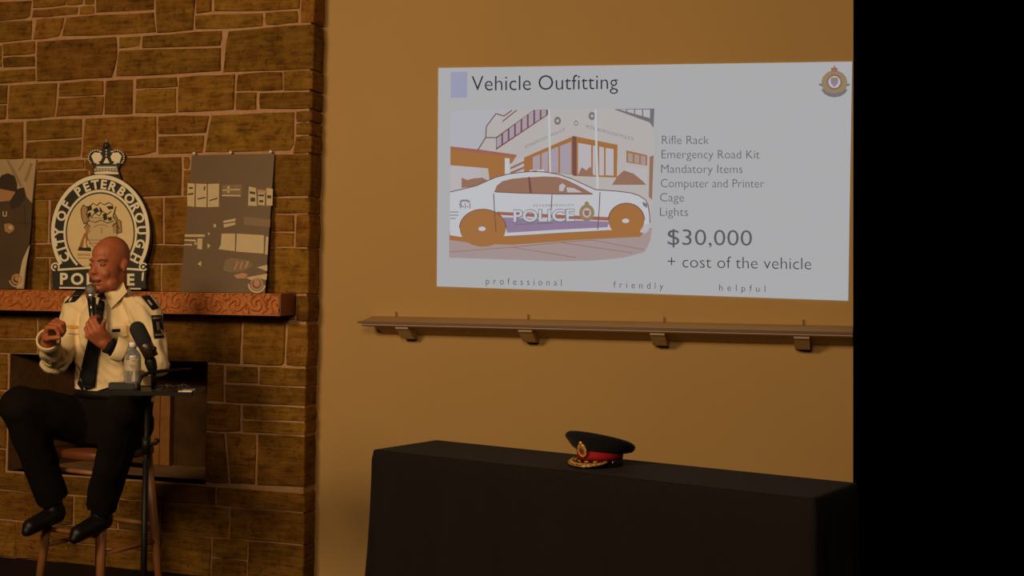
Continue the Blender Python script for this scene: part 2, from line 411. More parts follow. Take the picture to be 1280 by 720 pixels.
# firebox recess: floor, splayed sides, back and lintel underside
M_fire = mat('sooty_firebrick', (0.085, 0.042, 0.017), rough=0.95, var=0.35, scale=9, bump=0.004, bscale=40, spec=0.05)
M_fire2 = mat('tan_firebrick', (0.34, 0.145, 0.045), rough=0.9, var=0.2, scale=14, bump=0.003, bscale=60, spec=0.1)
fb = empty('firebox', (0.5*(ox0+ox1), YF+0.2, oz0)); tag(fb, 'dark sooty firebox recess in the stone chimney breast behind the seated man', 'fireplace')
yb = YF+0.52; spl = 0.16; ya = YF+0.010
b0, b1 = ox0+spl, ox1-spl
MB().add([(ox0,ya,oz0),(ox1,ya,oz0),(b1,yb,oz0),(b0,yb,oz0),(ox0,ya,oz0-0.05),(ox1,ya,oz0-0.05),(b1,yb,oz0-0.05),(b0,yb,oz0-0.05)],
  [(0,1,2,3),(4,5,6,7),(0,1,5,4),(1,2,6,5),(2,3,7,6),(3,0,4,7)]).build('hearth', mat('hearth_stone', (0.30,0.17,0.06), rough=0.9, var=0.25, scale=12, bump=0.003), fb)
MB().add([(ox0,ya,oz1),(ox1,ya,oz1),(b1,yb,oz1),(b0,yb,oz1),(ox0,ya,oz1+0.05),(ox1,ya,oz1+0.05),(b1,yb,oz1+0.05),(b0,yb,oz1+0.05)],
  [(0,1,2,3),(4,5,6,7),(0,1,5,4),(1,2,6,5),(2,3,7,6),(3,0,4,7)]).build('lintel', M_fire, fb)
MB().abox(b0, b1, yb, yb+0.05, oz0, oz1).build('back_panel', M_fire, fb)
for xa, xb in ((ox0, b0), (ox1, b1)):
    s = -0.04 if xa < xb else 0.04
    MB().add([(xa,ya,oz0),(xb,yb,oz0),(xb,yb,oz1),(xa,ya,oz1),(xa+s,ya,oz0),(xb+s,yb,oz0),(xb+s,yb,oz1),(xa+s,ya,oz1)],
      [(0,1,2,3),(4,7,6,5),(0,4,5,1),(3,2,6,7),(0,3,7,4),(1,5,6,2)]).build('side_panel', M_fire, fb)
pb = Plane((0, yb-0.03, 0), (0,-1,0))
a = at(190, 492, pb); b = at(213, 583, pb)
MB().abox(a.x, (a.x+b.x)/2-0.002, yb-0.045, yb-0.004, oz0+0.003, a.z).build('fire_board', M_fire2, fb)
MB().abox((a.x+b.x)/2+0.002, b.x, yb-0.045, yb-0.004, oz0+0.003, a.z).build('fire_board', M_fire2, fb)

# ------------------------------------------------------------------ carved mantel
M_mantel = mat('carved_mantel_wood', (0.50, 0.16, 0.036), rough=0.55, var=0.22, scale=30, bump=0.002, bscale=90)
M_mantel_d = mat('plain_mantel_wood', (0.22, 0.055, 0.014), rough=0.55, var=0.2, scale=20)
YM = YF-0.17; PM = PY(YM)
mx1 = at(350.5, 370, PM).x; mx0 = XL+0.55; mz1 = at(300, 366.5, PM).z; mz0 = at(300, 394, PM).z
mantel = empty('mantel_shelf', ((mx0+mx1)/2, YF-0.08, mz0)); tag(mantel, 'reddish carved wooden mantel beam on the stone chimney breast', 'mantel')
MB().abox(mx0, mx1-0.012, YM+0.0165, YF+0.004, mz0, mz1).build('beam', M_mantel_d, mantel)
MB().abox(mx1-0.011, mx1, YM+0.004, YF+0.004, mz0+0.002, mz1-0.002).build('end_panel', M_mantel_d, mantel)
nx, nz = 1000, 30; H = mz1-mz0
vs = []; fs = []
for i in range(nx+1):
    for j in range(nz+1):
        x = mx0+(mx1-mx0)*i/nx; t = j/nz; zz = mz0+H*t
        pw = 0.105; kx = math.floor(x/pw); sgn = 1 if kx % 2 else -1     # carved acanthus scrolls, one per panel
        cxu, cyt = (x/pw-kx-0.5)*pw/H, (t-0.5)*sgn
        wob = 0.16*noise.noise(Vector((x*22, zz*22, 5.0)))
        r = math.hypot(cxu, cyt)+wob; th = math.atan2(cyt, cxu)
        h = 0.5+0.5*math.sin(2*math.pi*(r*3.2)-th*2)
        if r > 0.5: h = 0.5+0.5*math.sin(th*9+r*7)
        h = max(0, min(1, (h-0.12)*2.6))+0.15*noise.noise(Vector((x*60, zz*60, 2.0)))
        edge = min(t, 1-t)*nz
        if edge < 1.5: h = 0.9
        vs.append((x, YM+0.014-0.010*max(0, min(1, h)), zz))
for i in range(nx):
    for j in range(nz): k = i*(nz+1)+j; fs.append((k, k+nz+1, k+nz+2, k+1))
k = len(vs); vs += [(mx0,YM+0.016,mz0),(mx1,YM+0.016,mz0),(mx1,YM+0.016,mz1),(mx0,YM+0.016,mz1)]
cf = mk('carved_front', vs, fs+[(k,k+1,k+2,k+3)], M_mantel, mantel)

# ------------------------------------------------------------------ plate shelf on the painted wall
M_shelf = mat('shelf_paint', (0.47, 0.30, 0.125), rough=0.6, var=0.05, scale=8, spec=0.3)
M_shelf_e = mat('shelf_edge_paint', (0.42, 0.27, 0.19), rough=0.5, spec=0.4)
YS = YW-0.16; PS = PY(YS)
sx0 = at(447, 403, PS).x; sz = at(750, 408.5, PS).z
shelf = empty('wall_shelf', ((sx0+XEND)/2, YW-0.08, sz-0.09)); tag(shelf, 'long beige ledge shelf on small brackets below the projected slide', 'shelf')
def prism_x(name, prof, x0, x1, material, parent):
    n = len(prof); v = [(x0, y, z) for y, z in prof]+[(x1, y, z) for y, z in prof]
    return mk(name, v, [tuple(range(n))[::-1], tuple(range(n, 2*n))]+[(i, (i+1) % n, n+(i+1) % n, n+i) for i in range(n)], material, parent)
prism_x('shelf_board', [(YW-0.001, sz+0.022), (YS+0.004, sz), (YS+0.004, sz-0.008), (YW-0.001, sz-0.014)], sx0+0.012, XEND, M_shelf, shelf)
prism_x('front_lip', [(YS, sz+0.001), (YS, sz-0.009), (YS+0.012, sz-0.009), (YS+0.012, sz+0.001)], sx0, XEND, mat('shelf_dark_lip', (0.14,0.07,0.045), rough=0.5), shelf)
prism_x('front_moulding', [(YS+0.006, sz-0.010), (YS+0.006, sz-0.016), (YS+0.02, sz-0.022), (YS+0.03, sz-0.022), (YS+0.03, sz-0.010)], sx0+0.015, XEND, M_shelf_e, shelf)
prism_x('cove', [(YW-0.001, sz-0.015), (YS+0.035, sz-0.0225), (YS+0.06, sz-0.03), (YW-0.001, sz-0.062)], sx0+0.07, XEND, M_shelf, shelf)
for px in (503, 657, 822, 1002):
    x = at(px, 412, PY(YS+0.03)).x; hw = 0.031
    br = prism_x('bracket', [(YW-0.001, sz-0.022), (YS+0.025, sz-0.022), (YS+0.025, sz-0.03), (YW-0.06, sz-0.078), (YW-0.001, sz-0.083)], x-hw, x+hw, M_shelf, shelf)
    prism_x('bracket_cap', [(YS+0.024, sz-0.0225), (YS+0.018, sz-0.0225), (YS+0.018, sz-0.031), (YS+0.024, sz-0.031)], x-hw, x+hw, M_shelf_e, br)
for px, py in ((495,394), (660,397), (830,401), (1004,405)):
    p = at(px, py, PY(YW-0.012))
    MB().tube([(p.x, YW-0.013, sz+0.019), (p.x, YW-0.013, sz+0.045)], 0.0022, 6).build('hook', mat('dark_hook', (0.05,0.03,0.02), rough=0.4), shelf)

# ------------------------------------------------------------------ projected slide
PSL = PY(YW-0.004)
slide = poly('projected_slide', [(548,85),(806,81),(1065.2,77),(1060.3,376),(805,367),(546,358)], PSL, 0, lit('ground', 168,168,170), None, thick=0.0035)
tag(slide, 'bright projected slide headed Vehicle Outfitting on the beige wall', 'projection')
def sp(name, pts, off, col, parent=None): return poly(name, pts, PSL, off*0.0004, lit(*col), parent or slide)
C_WHITE=('white',186,187,192); C_PALE=('pale',178,172,176); C_SKY=('sky',171,170,178); C_LILAC=('lilac',160,148,160); C_PINK=('pink',159,141,140)
C_TAN=('tan',156,106,60); C_BROWN=('brown',143,106,88); C_MAROON=('maroon',112,74,70); C_PURPLE=('purple',138,118,146); C_RED=('red',152,96,84)
C_DARK=('dark',52,50,54); C_GREY=('grey',110,108,114); C_BLUE=('blue',148,150,172); C_GOLD=('gold',142,122,90); C_STONE=('stone_tone',175,169,167)
sp('heading_block', [(563.5,90),(584,89.5),(584,122),(563.5,122.5)], 1, C_BLUE)
photo = sp('car_photo', [(563,138.5),(690,136.5),(818,135.5),(816,240),(813,300),(806,315),(780,322),(740,326),(690,326.5),(561,322)], 1, C_STONE)
def pp(name, pts, off, col): return sp(name, pts, off, col, photo)
pp('sky', [(563.5,139),(640,137.6),(622,142.5),(608,158),(607,172),(597,187.5),(563.5,184)], 2, C_SKY)
pp('far_house', [(564,207),(600,207),(600,232),(596,233),(564,239)], 2, C_PALE)
pp('hedge', [(577,222),(584,225),(592,223),(603,222),(610,226),(596,232.5),(577,235)], 3, C_BROWN)
pp('canopy', [(563,185),(600,190),(645,195.5),(640,204),(618,211),(563,206.5)], 3, C_TAN)
pp('canopy_edge', [(563,183),(600,187),(646,193.5),(645,196.5),(600,191.5),(563,186.5)], 4, C_RED)
pp('canopy_column', [(631,197.5),(637,198),(637,221),(631,222)], 4, C_WHITE)
pp('low_wall', [(610,210),(631,205),(631,223),(612,226)], 3, C_TAN)
pp('steps', [(637,205),(655,196),(655,216),(637,219)], 3, C_PALE)
pp('step_line', [[(638,209),(655,201),(655,204),(638,212)], [(638,215),(655,208),(655,211),(638,218)]], 4, C_BROWN)
# upper window band
band = pp('window_band', [(620,171.5),(667,137.4),(686.5,137),(684.5,144),(620,187.5)], 3, C_MAROON)
for i in range(8):
    t0, t1 = i/8+0.012, (i+1)/8-0.02
    f = lambda t, k: (620+64*t, (173.5+(137.5-173.5)*min(1, t*1.35) if k == 0 else 185.5+(143-185.5)*t))
    pp('pane', [f(t0,0), f(t1,0), f(t1,1), f(t0,1)], 4, C_LILAC)
band2 = pp('window_band', [(767,136.5),(818,135.6),(817,160),(812,153)], 3, C_GREY)
for x in (774, 784, 794, 804): pp('pane', [(x,137),(x+8.5,136.8),(x+8.5,150-(812-x)*0.28),(x,147.5-(812-x)*0.28)], 4, C_PALE)
stroke('roof_line', [[(607,172),(608,158),(620,142),(630,145),(640,137.8)], [(597,188),(607,172)], [(628,152),(646,137.6)], [(607,172),(620,172)]], 1.3, PSL, 0.002, lit(*C_MAROON), photo)
# ground floor glazing
pp('window_frame', [(655,197),(717,170),(717,218),(700,217),(655,215)], 3, C_TAN)
for q in ([(666,196.5),(675,192.5),(675,214),(666,213)], [(677,192),(685,188.5),(685,215),(677,214.5)], [(689,187),(698,183),(698,216.5),(689,215.5)], [(700,182.5),(714,177),(714,217),(700,217)]): pp('pane', q, 4, C_LILAC)
pp('window_frame', [(717,170),(772,181),(771,222),(717,220)], 3, C_TAN)
pp('corner_post', [(715.5,170),(720.5,171),(720.5,220),(715.5,219)], 5, C_MAROON)
for q in ([(722.5,178.5),(739,181.5),(739,219),(722.5,218)], [(741,181.8),(744.5,182.5),(744.5,219),(741,219)], [(749,183),(755,184.3),(755,219.5),(749,219)], [(757,184.8),(767,186.5),(767,219.5),(757,219)]): pp('pane', q, 4, C_PALE)
pp('small_window', [(783,188),(809,194),(809,207),(783,203)], 3, C_TAN)
for x in (785, 793, 801): pp('pane', [(x,191+(x-785)*.2),(x+6,192.2+(x-785)*.2),(x+6,203+(x-785)*.2),(x,202+(x-785)*.2)], 4, C_PINK)
pp('planter_wall', [(783,208),(808,211),(808,229),(783,229)], 3, C_PALE)
pp('bush', [(722,220),(727,209),(733,213),(738,208),(742,219)], 5, C_BROWN)
pp('bush', [(765,231),(772,220),(780,213),(792,217),(803,226),(808,231)], 5, C_BROWN)
pp('flagpole', [(685,137),(687.5,137),(689,216),(686.5,216)], 6, C_WHITE)
pp('flagpole', [(743,137),(745.5,137),(748.5,236),(745.5,236)], 6, C_WHITE)
text('wall_lettering', 'PETERBOROUGH', 656, 186, 684, 173, 3.6, PSL, 0.0022, lit(*C_GREY), photo, -0.01)
text('wall_lettering', 'POLICE', 689, 171, 706, 163, 3.8, PSL, 0.0022, lit(*C_GREY), photo, -0.01)
text('wall_lettering', 'PETERBOROUGH POLICE', 733, 160, 792, 176, 4.0, PSL, 0.0022, lit(*C_GREY), photo, -0.01)
for cx, cy in ((697,151), (740,145), (720,154)): ringpoly('wall_badge', cx, cy, 1.8, 4.2 if cx != 720 else 2.6, PSL, 0.0022, lit(*C_GREY), photo, ry=1.2, n=16)
pp('side_greenery', [(812,196),(817,194),(815,250),(811,246)], 3, C_BROWN)
# forecourt
pp('forecourt', [(561.5,289),(815,285),(813,300),(806,315),(780,322),(740,326),(690,326.5),(561.5,322)], 3, C_PINK)
pp('car_shade', [(562,293),(640,292),(760,286),(806,289),(800,296),(720,300),(640,306),(600,305),(562,300)], 4, C_TAN)
stroke('paving_line', [[(562,315),(640,309),(720,322)], [(640,309),(700,303),(790,316)], [(700,303),(740,300),(805,312)]], 0.8, PSL, 0.002, lit(*C_BROWN), photo)
# the car itself
pp('car_body', [(562.5,240),(580,236),(596,232),(607,227),(620,221.5),(636,217.5),(652,215.3),(669,214),(684,215.4),(698,218),(716,224),(730,230.5),(744,237),(772,239),(788,241),(799,244.5),(807,250),(810,256),(812,268),(812.5,279),(807,290),(800,288),(759,287.5),(700,290.5),(633,295),(575,296),(562.5,294)], 5, C_WHITE)
pp('car_window', [(618,239.5),(621,232),(628,226.5),(640,223.5),(655,222),(680,220.5),(697,221.2),(708,224.5),(719,230),(731,236.5),(741,242.3),(700,242.3),(650,241.2)], 6, C_BROWN)
pp('window_post', [(660,221.3),(662.5,221.2),(665,241.8),(662,241.8)], 7, C_MAROON)
pp('seat_back', [(699,232),(703,229),(707,232),(704,239),(699,239)], 7, C_PALE)
pp('seat_back', [(708,234),(717,235),(728,240.5),(709,240.5)], 7, C_PALE)
pp('windscreen_pillar', [(698,218.3),(702,219),(746,238),(741,240)], 7, C_WHITE)
stroke('car_outline', [[(562.5,240),(580,236),(596,232),(607,227),(620,221.5),(636,217.5),(652,215.3),(669,214),(684,215.4),(698,218),(716,224),(730,230.5),(744,237),(772,239),(788,241),(799,244.5),(807,250),(810,256),(812,268),(812.5,279)],
  [(617,242),(618,262),(620,290)], [(750,240),(749,262),(747,287)], [(618,239.8),(650,241.4),(700,242.6),(741,242.6)], [(690,243),(689,262)]], 1.1, PSL, 0.0033, lit(*C_MAROON), photo)
pp('light_bar', [(662,212.5),(680,212),(680,215.5),(662,216)], 7, C_WHITE)
pp('light_bar_lens', [[(666,213.2),(671,213),(671,215.2),(666,215.4)]], 8, C_TAN)
pp('red_stripe', [(621,264.5),(690,268),(762,271.5),(762,276),(690,272.5),(621,268.5)], 6, C_RED)
pp('purple_stripe', [(629,271.5),(690,274.5),(761.5,277),(759.5,284),(700,287),(634,291)], 6, C_PURPLE)
pp('sill', [(633,291),(700,287.2),(759,284.2),(759,288),(700,291),(633,295)], 7, C_WHITE)
stroke('sill_line', [[(633,295.6),(700,291.4),(759,288.2)]], 1.0, PSL, 0.0033, lit(*C_BROWN), photo)
for cx, cy, rx, ry in ((603.5,285,29,23.5), (783,275,22.5,21)):
    pp('wheel', circ(cx, cy, rx, ry, 28), 7, C_TAN)
    ringpoly('wheel_arch', cx, cy, rx-0.6, rx+0.6, PSL, 0.0033, lit(*C_MAROON), photo, ry=ry/rx, a0=0, a1=180, n=24)
    pp('hub_cap', circ(cx-1, cy+1, 4.6, 2.8, 16), 9, C_WHITE)
pp('headlamp', [(803,252),(809,255),(809,260),(804,257)], 7, C_GREY)
pp('bumper', [(801,282),(812.5,279),(811,288),(806,292),(800,290)], 6, C_PALE)
text('door_lettering', 'POLICE', 641.6, 277.6, 718.6, 276.6, 14.6, PSL, 0.0036, lit(*C_GREY), photo, 0.055)
text('door_lettering', 'POLICE', 642, 277.0, 718, 276.0, 14, PSL, 0.004, lit(*C_WHITE), photo, 0.02)
text('door_small_lettering', 'PETERBOROUGH', 667, 258.5, 717, 257.5, 2.6, PSL, 0.004, lit(*C_GREY), photo, 0.0, 1.3)
text('emergency_number', '9-1-1', 574, 260.5, 588, 260.5, 6.5, PSL, 0.004, lit(*C_MAROON), photo, 0.01)
pp('telephone_mark', [(574,252),(577,249.5),(585,249.5),(588,252),(586,254),(584,252),(578,252),(576,254)], 8, C_PURPLE)
stroke('slogan', [[(562.5,265),(573,265)], [(562.5,269),(573,269)], [(563,273),(570,273)], [(644,280.5),(692,279)]], 1.0, PSL, 0.004, lit(*C_GREY), photo)
pp('door_crest', circ(733.5,266,9.5,10.5,24), 8, C_GOLD); pp('door_crest_shield', circ(733.5,266,5.4,6,18), 9, C_PALE); pp('door_crest_centre', [(730,263),(737,263),(736.5,268),(733.5,270.5),(730.5,268)], 10, C_BROWN)
pp('door_crest_crown', [(730.5,256),(731,253),(733.5,251.5),(736,253),(736.5,256)], 9, C_GOLD)
# slide lettering
T_D = lit('letter', 42,42,48); T_L = lit('letter_soft', 84,84,90)
text('heading', 'Vehicle Outfitting', 589.5, 113.5, 772.5, 111.3, 18.5, PSL, 0.0006, T_D, slide, -0.008)
for s, x0, x1, y in (('Rifle Rack',827.5,886,180), ('Emergency Road Kit',827,949.5,198), ('Mandatory Items',826.5,928,216.2), ('Computer and Printer',826,955,234.2), ('Cage',825,855,251.8), ('Lights',825,860,269.8)):
    text('list_line', s, x0, y, x1, y+0.3, 10.6, PSL, 0.0006, T_L, slide, -0.012)
text('price', '$30,000', 834.5, 306, 940, 307.3, 19.5, PSL, 0.0006, T_L, slide, -0.006)
text('price_note', '+ cost of the vehicle', 834.5, 334.2, 1014, 337, 14.8, PSL, 0.0006, T_D, slide, -0.014)
text('motto', 'professional', 607.5, 355.2, 702, 357.3, 8.2, PSL, 0.0006, T_D, slide, -0.012, 1.75)
text('motto', 'friendly', 767, 359.6, 829, 361.6, 8.2, PSL, 0.0006, T_D, slide, -0.012, 1.75)
text('motto', 'helpful', 899, 363.3, 956.5, 365, 8.2, PSL, 0.0006, T_D, slide, -0.012, 1.75)
em = sp('slide_emblem', circ(1043,103.5,16.2,15.5,28), 2, C_GOLD)
sp('emblem_ribbon', [[(1026.5,112),(1030,117),(1036,120.5),(1043,121.7),(1050,120.5),(1056,117),(1059.5,112),(1057,111),(1052,115),(1043,117),(1034,115),(1029,111)], [(1024,104),(1028,105.5),(1028,108),(1024,107)], [(1058,105.5),(1062,104),(1062,107),(1058,108)]], 3, C_GREY, em)
sp('emblem_ring', circ(1043,102.5,9.6,9.6,24), 3, ('mid',124,96,90), em)
sp('emblem_field', circ(1043,102.5,7.6,7.6,24), 4, C_PALE, em)
sp('emblem_shield', [(1038.5,98),(1047.5,98),(1047.5,104),(1043,109),(1038.5,104)], 5, C_PURPLE, em)
sp('emblem_chief', [(1038.5,97),(1047.5,97),(1047.5,101),(1038.5,101)], 6, C_GOLD, em)
sp('emblem_crown', [(1039.5,89.5),(1038.5,85.5),(1043,83.8),(1047.5,85.5),(1046.5,89.5)], 3, C_RED, em)
sp('emblem_cross', [(1042.3,84),(1042.3,81.7),(1043.7,81.7),(1043.7,84)], 3, C_GREY, em)

# ------------------------------------------------------------------ things leaning on the mantel
def leaning(px, py_bottom, fwd, hgt):
    """plane of a board whose foot stands fwd in front of the stone and whose head rests on it"""
    p = Vector((0, YF-fwd, mz1)); n = Vector((0, -hgt, fwd-0.012)).normalized()
    return Plane(p, n)
M_cream = mat('cream_sign_paint', (0.78, 0.60, 0.33), rough=0.5, var=0.04, scale=20)
M_bone = mat('bone_sign_paint', (0.88, 0.78, 0.58), rough=0.5)
M_ink = mat('charcoal_sign_paint', (0.028, 0.027, 0.024), rough=0.5, var=0.1, scale=20)
M_tanline = mat('brown_sign_paint', (0.36, 0.17, 0.06), rough=0.6)
M_silver = mat('grey_sign_paint', (0.25, 0.23, 0.2), rough=0.5)
PC = leaning(126, 362, 0.10, 0.72)
yb_ = 361.0
crest = empty('police_crest_sign', at(126, yb_, PC) - Vector((0,0,0.0)))
crest.location.z = mz1
tag(crest, 'round cut-out police crest sign with crown standing on the mantel', 'sign')
body = [(66,361),(65,342),(64.5,334),(70,330),(75,333)]
body += [(125.3+62.5*math.cos(math.radians(a)), 291-73.5*math.sin(math.radians(a))) for a in range(213, 100, -6)]
body += [(117,216.5),(119,212),(111,199),(110,192),(116,187),(126,188),(130,180),(133,173.5),(137,180),(140,187),(150,187),(156,192),(155,199),(146,213),(149,216)]
body += [(125.3+62.5*math.cos(math.radians(a)), 291-73.5*math.sin(math.radians(a))) for a in range(66, -34, -6)]
body += [(176,331),(183,331),(182,340),(179,346),(182,361)]
def cp(name, pts, off, m_, th=0.003, parent=None): return poly(name, pts, PC, off, m_, parent or crest, thick=th)
cp('backing_plate', body, 0.0, M_ink, 0.022)
ringpoly('outer_ring', 125.3, 291, 57.4, 61.6, PC, 0.004, M_bone, crest, 0.004, -34, 214, 1.178)
ringpoly('inner_ring', 125.3, 291, 43.4, 46.0, PC, 0.004, M_bone, crest, 0.004, -50, 230, 1.17)
cp('centre_disc', circ(125.3,291,41.6,49,48), 0.004, M_cream, 0.004)
def letter(ch, cx, cy, ang, h, off, m_, wide=1.0):
    vs, fs = glyphs(ch, 0.035)
    a = min(v[0] for v in vs); b = max(v[0] for v in vs); ca, sa = math.cos(ang), math.sin(ang)
    out = []
    for v in vs:
        x = (v[0]-(a+b)/2)/CAPH*h*wide; y = (v[1]/CAPH-0.5)*h
        out.append(at(cx+x*ca-y*sa, cy-(x*sa+y*ca), PC, off))
    return out, fs
def word(name, items, m_):
    for ch, cx, cy, ang, h, wd in items:
        v, f = letter(ch, cx, cy, ang, h, 0.0062, m_, wd); mk(name, v, f, m_, crest)
def arc_items(s, a0, a1, angs=None):
    out = []
    for i, ch in enumerate(s):
        a = math.radians(angs[i] if angs else a0+(a1-a0)*i/(len(s)-1))
        out.append((ch, 125.3+51.6*math.cos(a), 291-60.6*math.sin(a), math.atan2(math.sin(a)/60.6, math.cos(a)/51.6)-math.pi/2, 10.6, 1.02))
    return out
word('ring_letter', arc_items('CITY', 0, 0, [210.5, 199.5, 190.5, 179]), M_bone)
word('ring_letter', arc_items('OF', 0, 0, [159.5, 144.5]), M_bone)
word('ring_letter', arc_items('PETERBOROUGH', 0, 0, [121.5, 109, 97, 85, 72, 58.5, 45, 31.5, 18, 3, -13, -31.5]), M_bone)
cp('ribbon', [(66,335),(126,331),(182,335),(182,361),(66,361)], 0.004, M_ink, 0.004)
word('ribbon_letter', [(c, x, 348.5+0.012*(x-80), 0, 13.5, 1.0) for c, x in zip('POLICE', (80,96.5,113,127,143,163.5))], M_bone)
cp('ribbon_border', [[(74,358.6),(176,360),(176,362),(74,360.6)], [(72,336),(126,332.5),(178,336),(178,338.6),(126,335),(72,338.6)], [(177.5,341),(180,340),(179,351),(177,351)]], 0.006, M_bone)
for cx, a0 in ((69,-30), (179,30)):
    ringpoly('scroll', cx, 333.5, 3.6, 5.4, PC, 0.0066, M_bone, crest, 0.003, a0, a0+300, 1.0, 24)
    cp('scroll_eye', circ(cx, 333.5, 1.7, 1.7, 10), 0.0066, M_bone, 0.002)
# crown
crn = cp('crown_band', [(118,215.5),(120,207),(146,207),(148,215.5),(133,213.5)], 0.006, M_silver, 0.004)
cp('crown_band_line', [[(118,217.5),(148,217.8),(148,215.6),(133,213.8),(118,215.4)], [(121,210.2),(145,210.2),(145,208.6),(121,208.6)]], 0.008, M_bone, 0.002, crn)
cp('crown_cap', [(114,195),(118,190.5),(125,191),(128,196),(126,201),(121,203),(118,204)], 0.006, M_bone, 0.003, crn)
cp('crown_cap', [(138,196),(141,191),(148,190.5),(152,195),(149,204),(145,203),(140,201)], 0.006, M_bone, 0.003, crn)
cp('crown_ornament', [[(129,204),(132,198),(134,198),(137,204)], [(120,205),(122,201),(125,205)], [(141,205),(144,201),(146,205)]], 0.0065, M_bone, 0.003, crn)
pe = [(119+i*3.8, 212.2) for i in range(8)] + circ(120,197,9.2,9.2,9,60,225) + circ(146,197,9.2,9.2,9,120,-45) + [(133,188+i*3.4) for i in range(4)] + [(126.5,189.5),(139.5,189.5)]
for x, y in pe:
    MB().ball(at(x, y, PC, 0.007), 0.0046, 8, 6).build('pearl', M_bone, crn, True)
MB().ball(at(133, 182, PC, 0.004), 0.017, 12, 8).build('orb', M_ink, crn, True)
cp('cross', [(131.8,174),(134.2,174),(134.2,179),(131.8,179)], 0.008, M_silver, 0.004, crn)
# arms inside the disc
arms = cp('arms_shield', [(109,272),(146,272),(146,296),(141,306),(127,316),(113,306),(109,296)], 0.0055, mat('pale_sign_paint', (0.62,0.47,0.27), rough=0.55), 0.0015)
stroke('shield_outline', [[(109,272),(146,272),(146,296),(141,306),(127,316),(113,306),(109,296),(109,272)], [(110,300),(144,300)], [(111,304),(142,304)], [(117,284),(123,281),(131,281),(135,284)], [(127,284),(127,292)]], 0.9, PC, 0.0062, M_tanline, arms)
cp('mantling', [[(101,262),(104,256),(110,260),(108,268),(112,276),(105,280),(102,272)], [(145,258),(143,266),(147,274),(151,276),(152,290),(146,292),(146,278),(141,270)], [(106,285),(111,280),(113,290),(108,294)], [(140,280),(147,275),(149,290),(142,292)]], 0.0058, mat('mantling_paint', (0.45,0.26,0.11), rough=0.6), 0.0012, arms)
cp('arms_detail', [[(108,258),(114,257),(115,262),(110,264)], [(116,262),(121,259),(124,264),(119,267)], [(124,258),(128,263),(125,266)], [(133,258),(141,257),(142,261),(136,262)], [(109,267),(113,265),(114,270),(110,272)], [(128,268),(133,266),(134,274),(130,276)], [(134,272),(139,271),(140,275),(136,276)]], 0.0062, M_ink, 0.001, arms)
stroke('mantling_outline', [[(101,262),(104,256),(110,260),(108,268),(112,276),(105,280),(102,272),(101,262)], [(145,258),(143,266),(147,274),(151,276),(152,290),(146,292),(146,278),(141,270),(145,258)], [(112,258),(116,254),(121,257),(125,253),(130,256),(136,253),(141,256)], [(114,272),(118,266),(124,270),(128,264),(134,268),(139,264)], [(113,276),(119,278),(126,275),(134,279),(142,276)], [(105,285),(109,279),(113,284)], [(140,283),(145,279),(149,286)]], 0.9, PC, 0.0072, M_ink, arms)
cp('supporter', [[(98,312),(101,302),(105,292),(108,290),(110,298),(108,304),(113,312)]], 0.0062, mat('supporter_paint', (0.4,0.15,0.05), rough=0.6), 0.001, arms)
cp('supporter_stripe', [[(104,309),(105,300),(107,296),(107,304),(108,310)]], 0.0068, M_cream, 0.001, arms)
cp('base_mound', [[(97,313),(99,308),(104,310),(113,309),(114,314)], [(138,313),(140,308),(150,309),(152,314)]], 0.0068, M_ink, 0.001, arms)
text('arms_motto', 'MEMORIA', 97, 320, 113, 320, 3.2, PC, 0.0062, M_tanline, arms)
stroke('motto_line', [[(97,322.5),(118,323)]], 0.8, PC, 0.0062, M_tanline, arms)

# photo boards either side of the crest
def board(name, q, fwd, hgt, label, base):
    pl = leaning(0, 0, fwd, hgt)
    o = poly(name, q, pl, 0.0, base, None, thick=0.008); tag(o, label, 'photo board'); return o, pl
B_dim = mat('print_taupe', (0.15, 0.093, 0.049), rough=0.45, var=0.06, scale=6)
br_, PB = board('photo_board', [(240,194),(343,192),(331,366.3),(225,364.6)], 0.095, 0.70, 'taupe photo board of an equipment interior with white panels, right of the crest', B_dim)
def bp_(name, pts, m_, off=0.0006): return poly(name, pts, PB, off, m_, br_)
B_white = mat('print_cream', (0.60, 0.47, 0.28), rough=0.5, var=0.06, scale=30)
B_mid = mat('print_mid', (0.23, 0.15, 0.08), rough=0.5, var=0.1, scale=30)
B_line = mat('print_dark', (0.05, 0.028, 0.013), rough=0.5)
B_pink = mat('print_pink', (0.5, 0.26, 0.15), rough=0.5)
bp_('print_panel', [[(234.5,229),(243.5,229.5),(243,258.5),(234,257.5)], [(245,229.5),(258.5,230),(258,259),(244.5,258.5)], [(260,230),(274,229.5),(273.5,258.5),(259.5,259)]], B_white)
bp_('print_panel', [[(311,233),(320,235),(321,257.5),(310,257)], [(322.5,239),(331,239),(331,257),(322.5,256)], [(333,235),(341,236),(340.5,257),(333,257)]], B_white)
bp_('print_mark', [[(236,234),(241,234),(241,236),(236,236)], [(235,242),(242,241),(242,243),(235,244)], [(247,248),(257,246),(257,247.5),(247,249.5)], [(255,233),(257,233),(256,238),(254.5,238)], [(262,250),(272,247),(272,248.5),(262,251.5)], [(312,239),(319,240),(319,243),(312,242)], [(313,247),(319,247),(319,252),(313,252)], [(323,243),(330,243),(330,245.5),(323,245.5)], [(324,250),(329,250),(329,253),(324,253)], [(334,244),(339,244),(339,248),(334,248)]], B_line, 0.001)
bp_('print_patch', [(322,237),(334,238),(334,241.5),(322,241)], B_pink, 0.0012)
bp_('print_patch', [[(278,231),(303,230.5),(302,243),(277.5,242.5)]], B_mid)
bp_('print_stroke', [[(277.5,243.2),(301,243.6),(301,245.6),(277.5,245.2)], [(278,237),(300,236),(300,237.5),(278,238.5)], [(284,233),(287,232),(287,241),(284,241)]], B_white, 0.001)
bp_('print_panel', [[(279,276),(294.5,273),(294,281),(280,284.5)]], B_white)
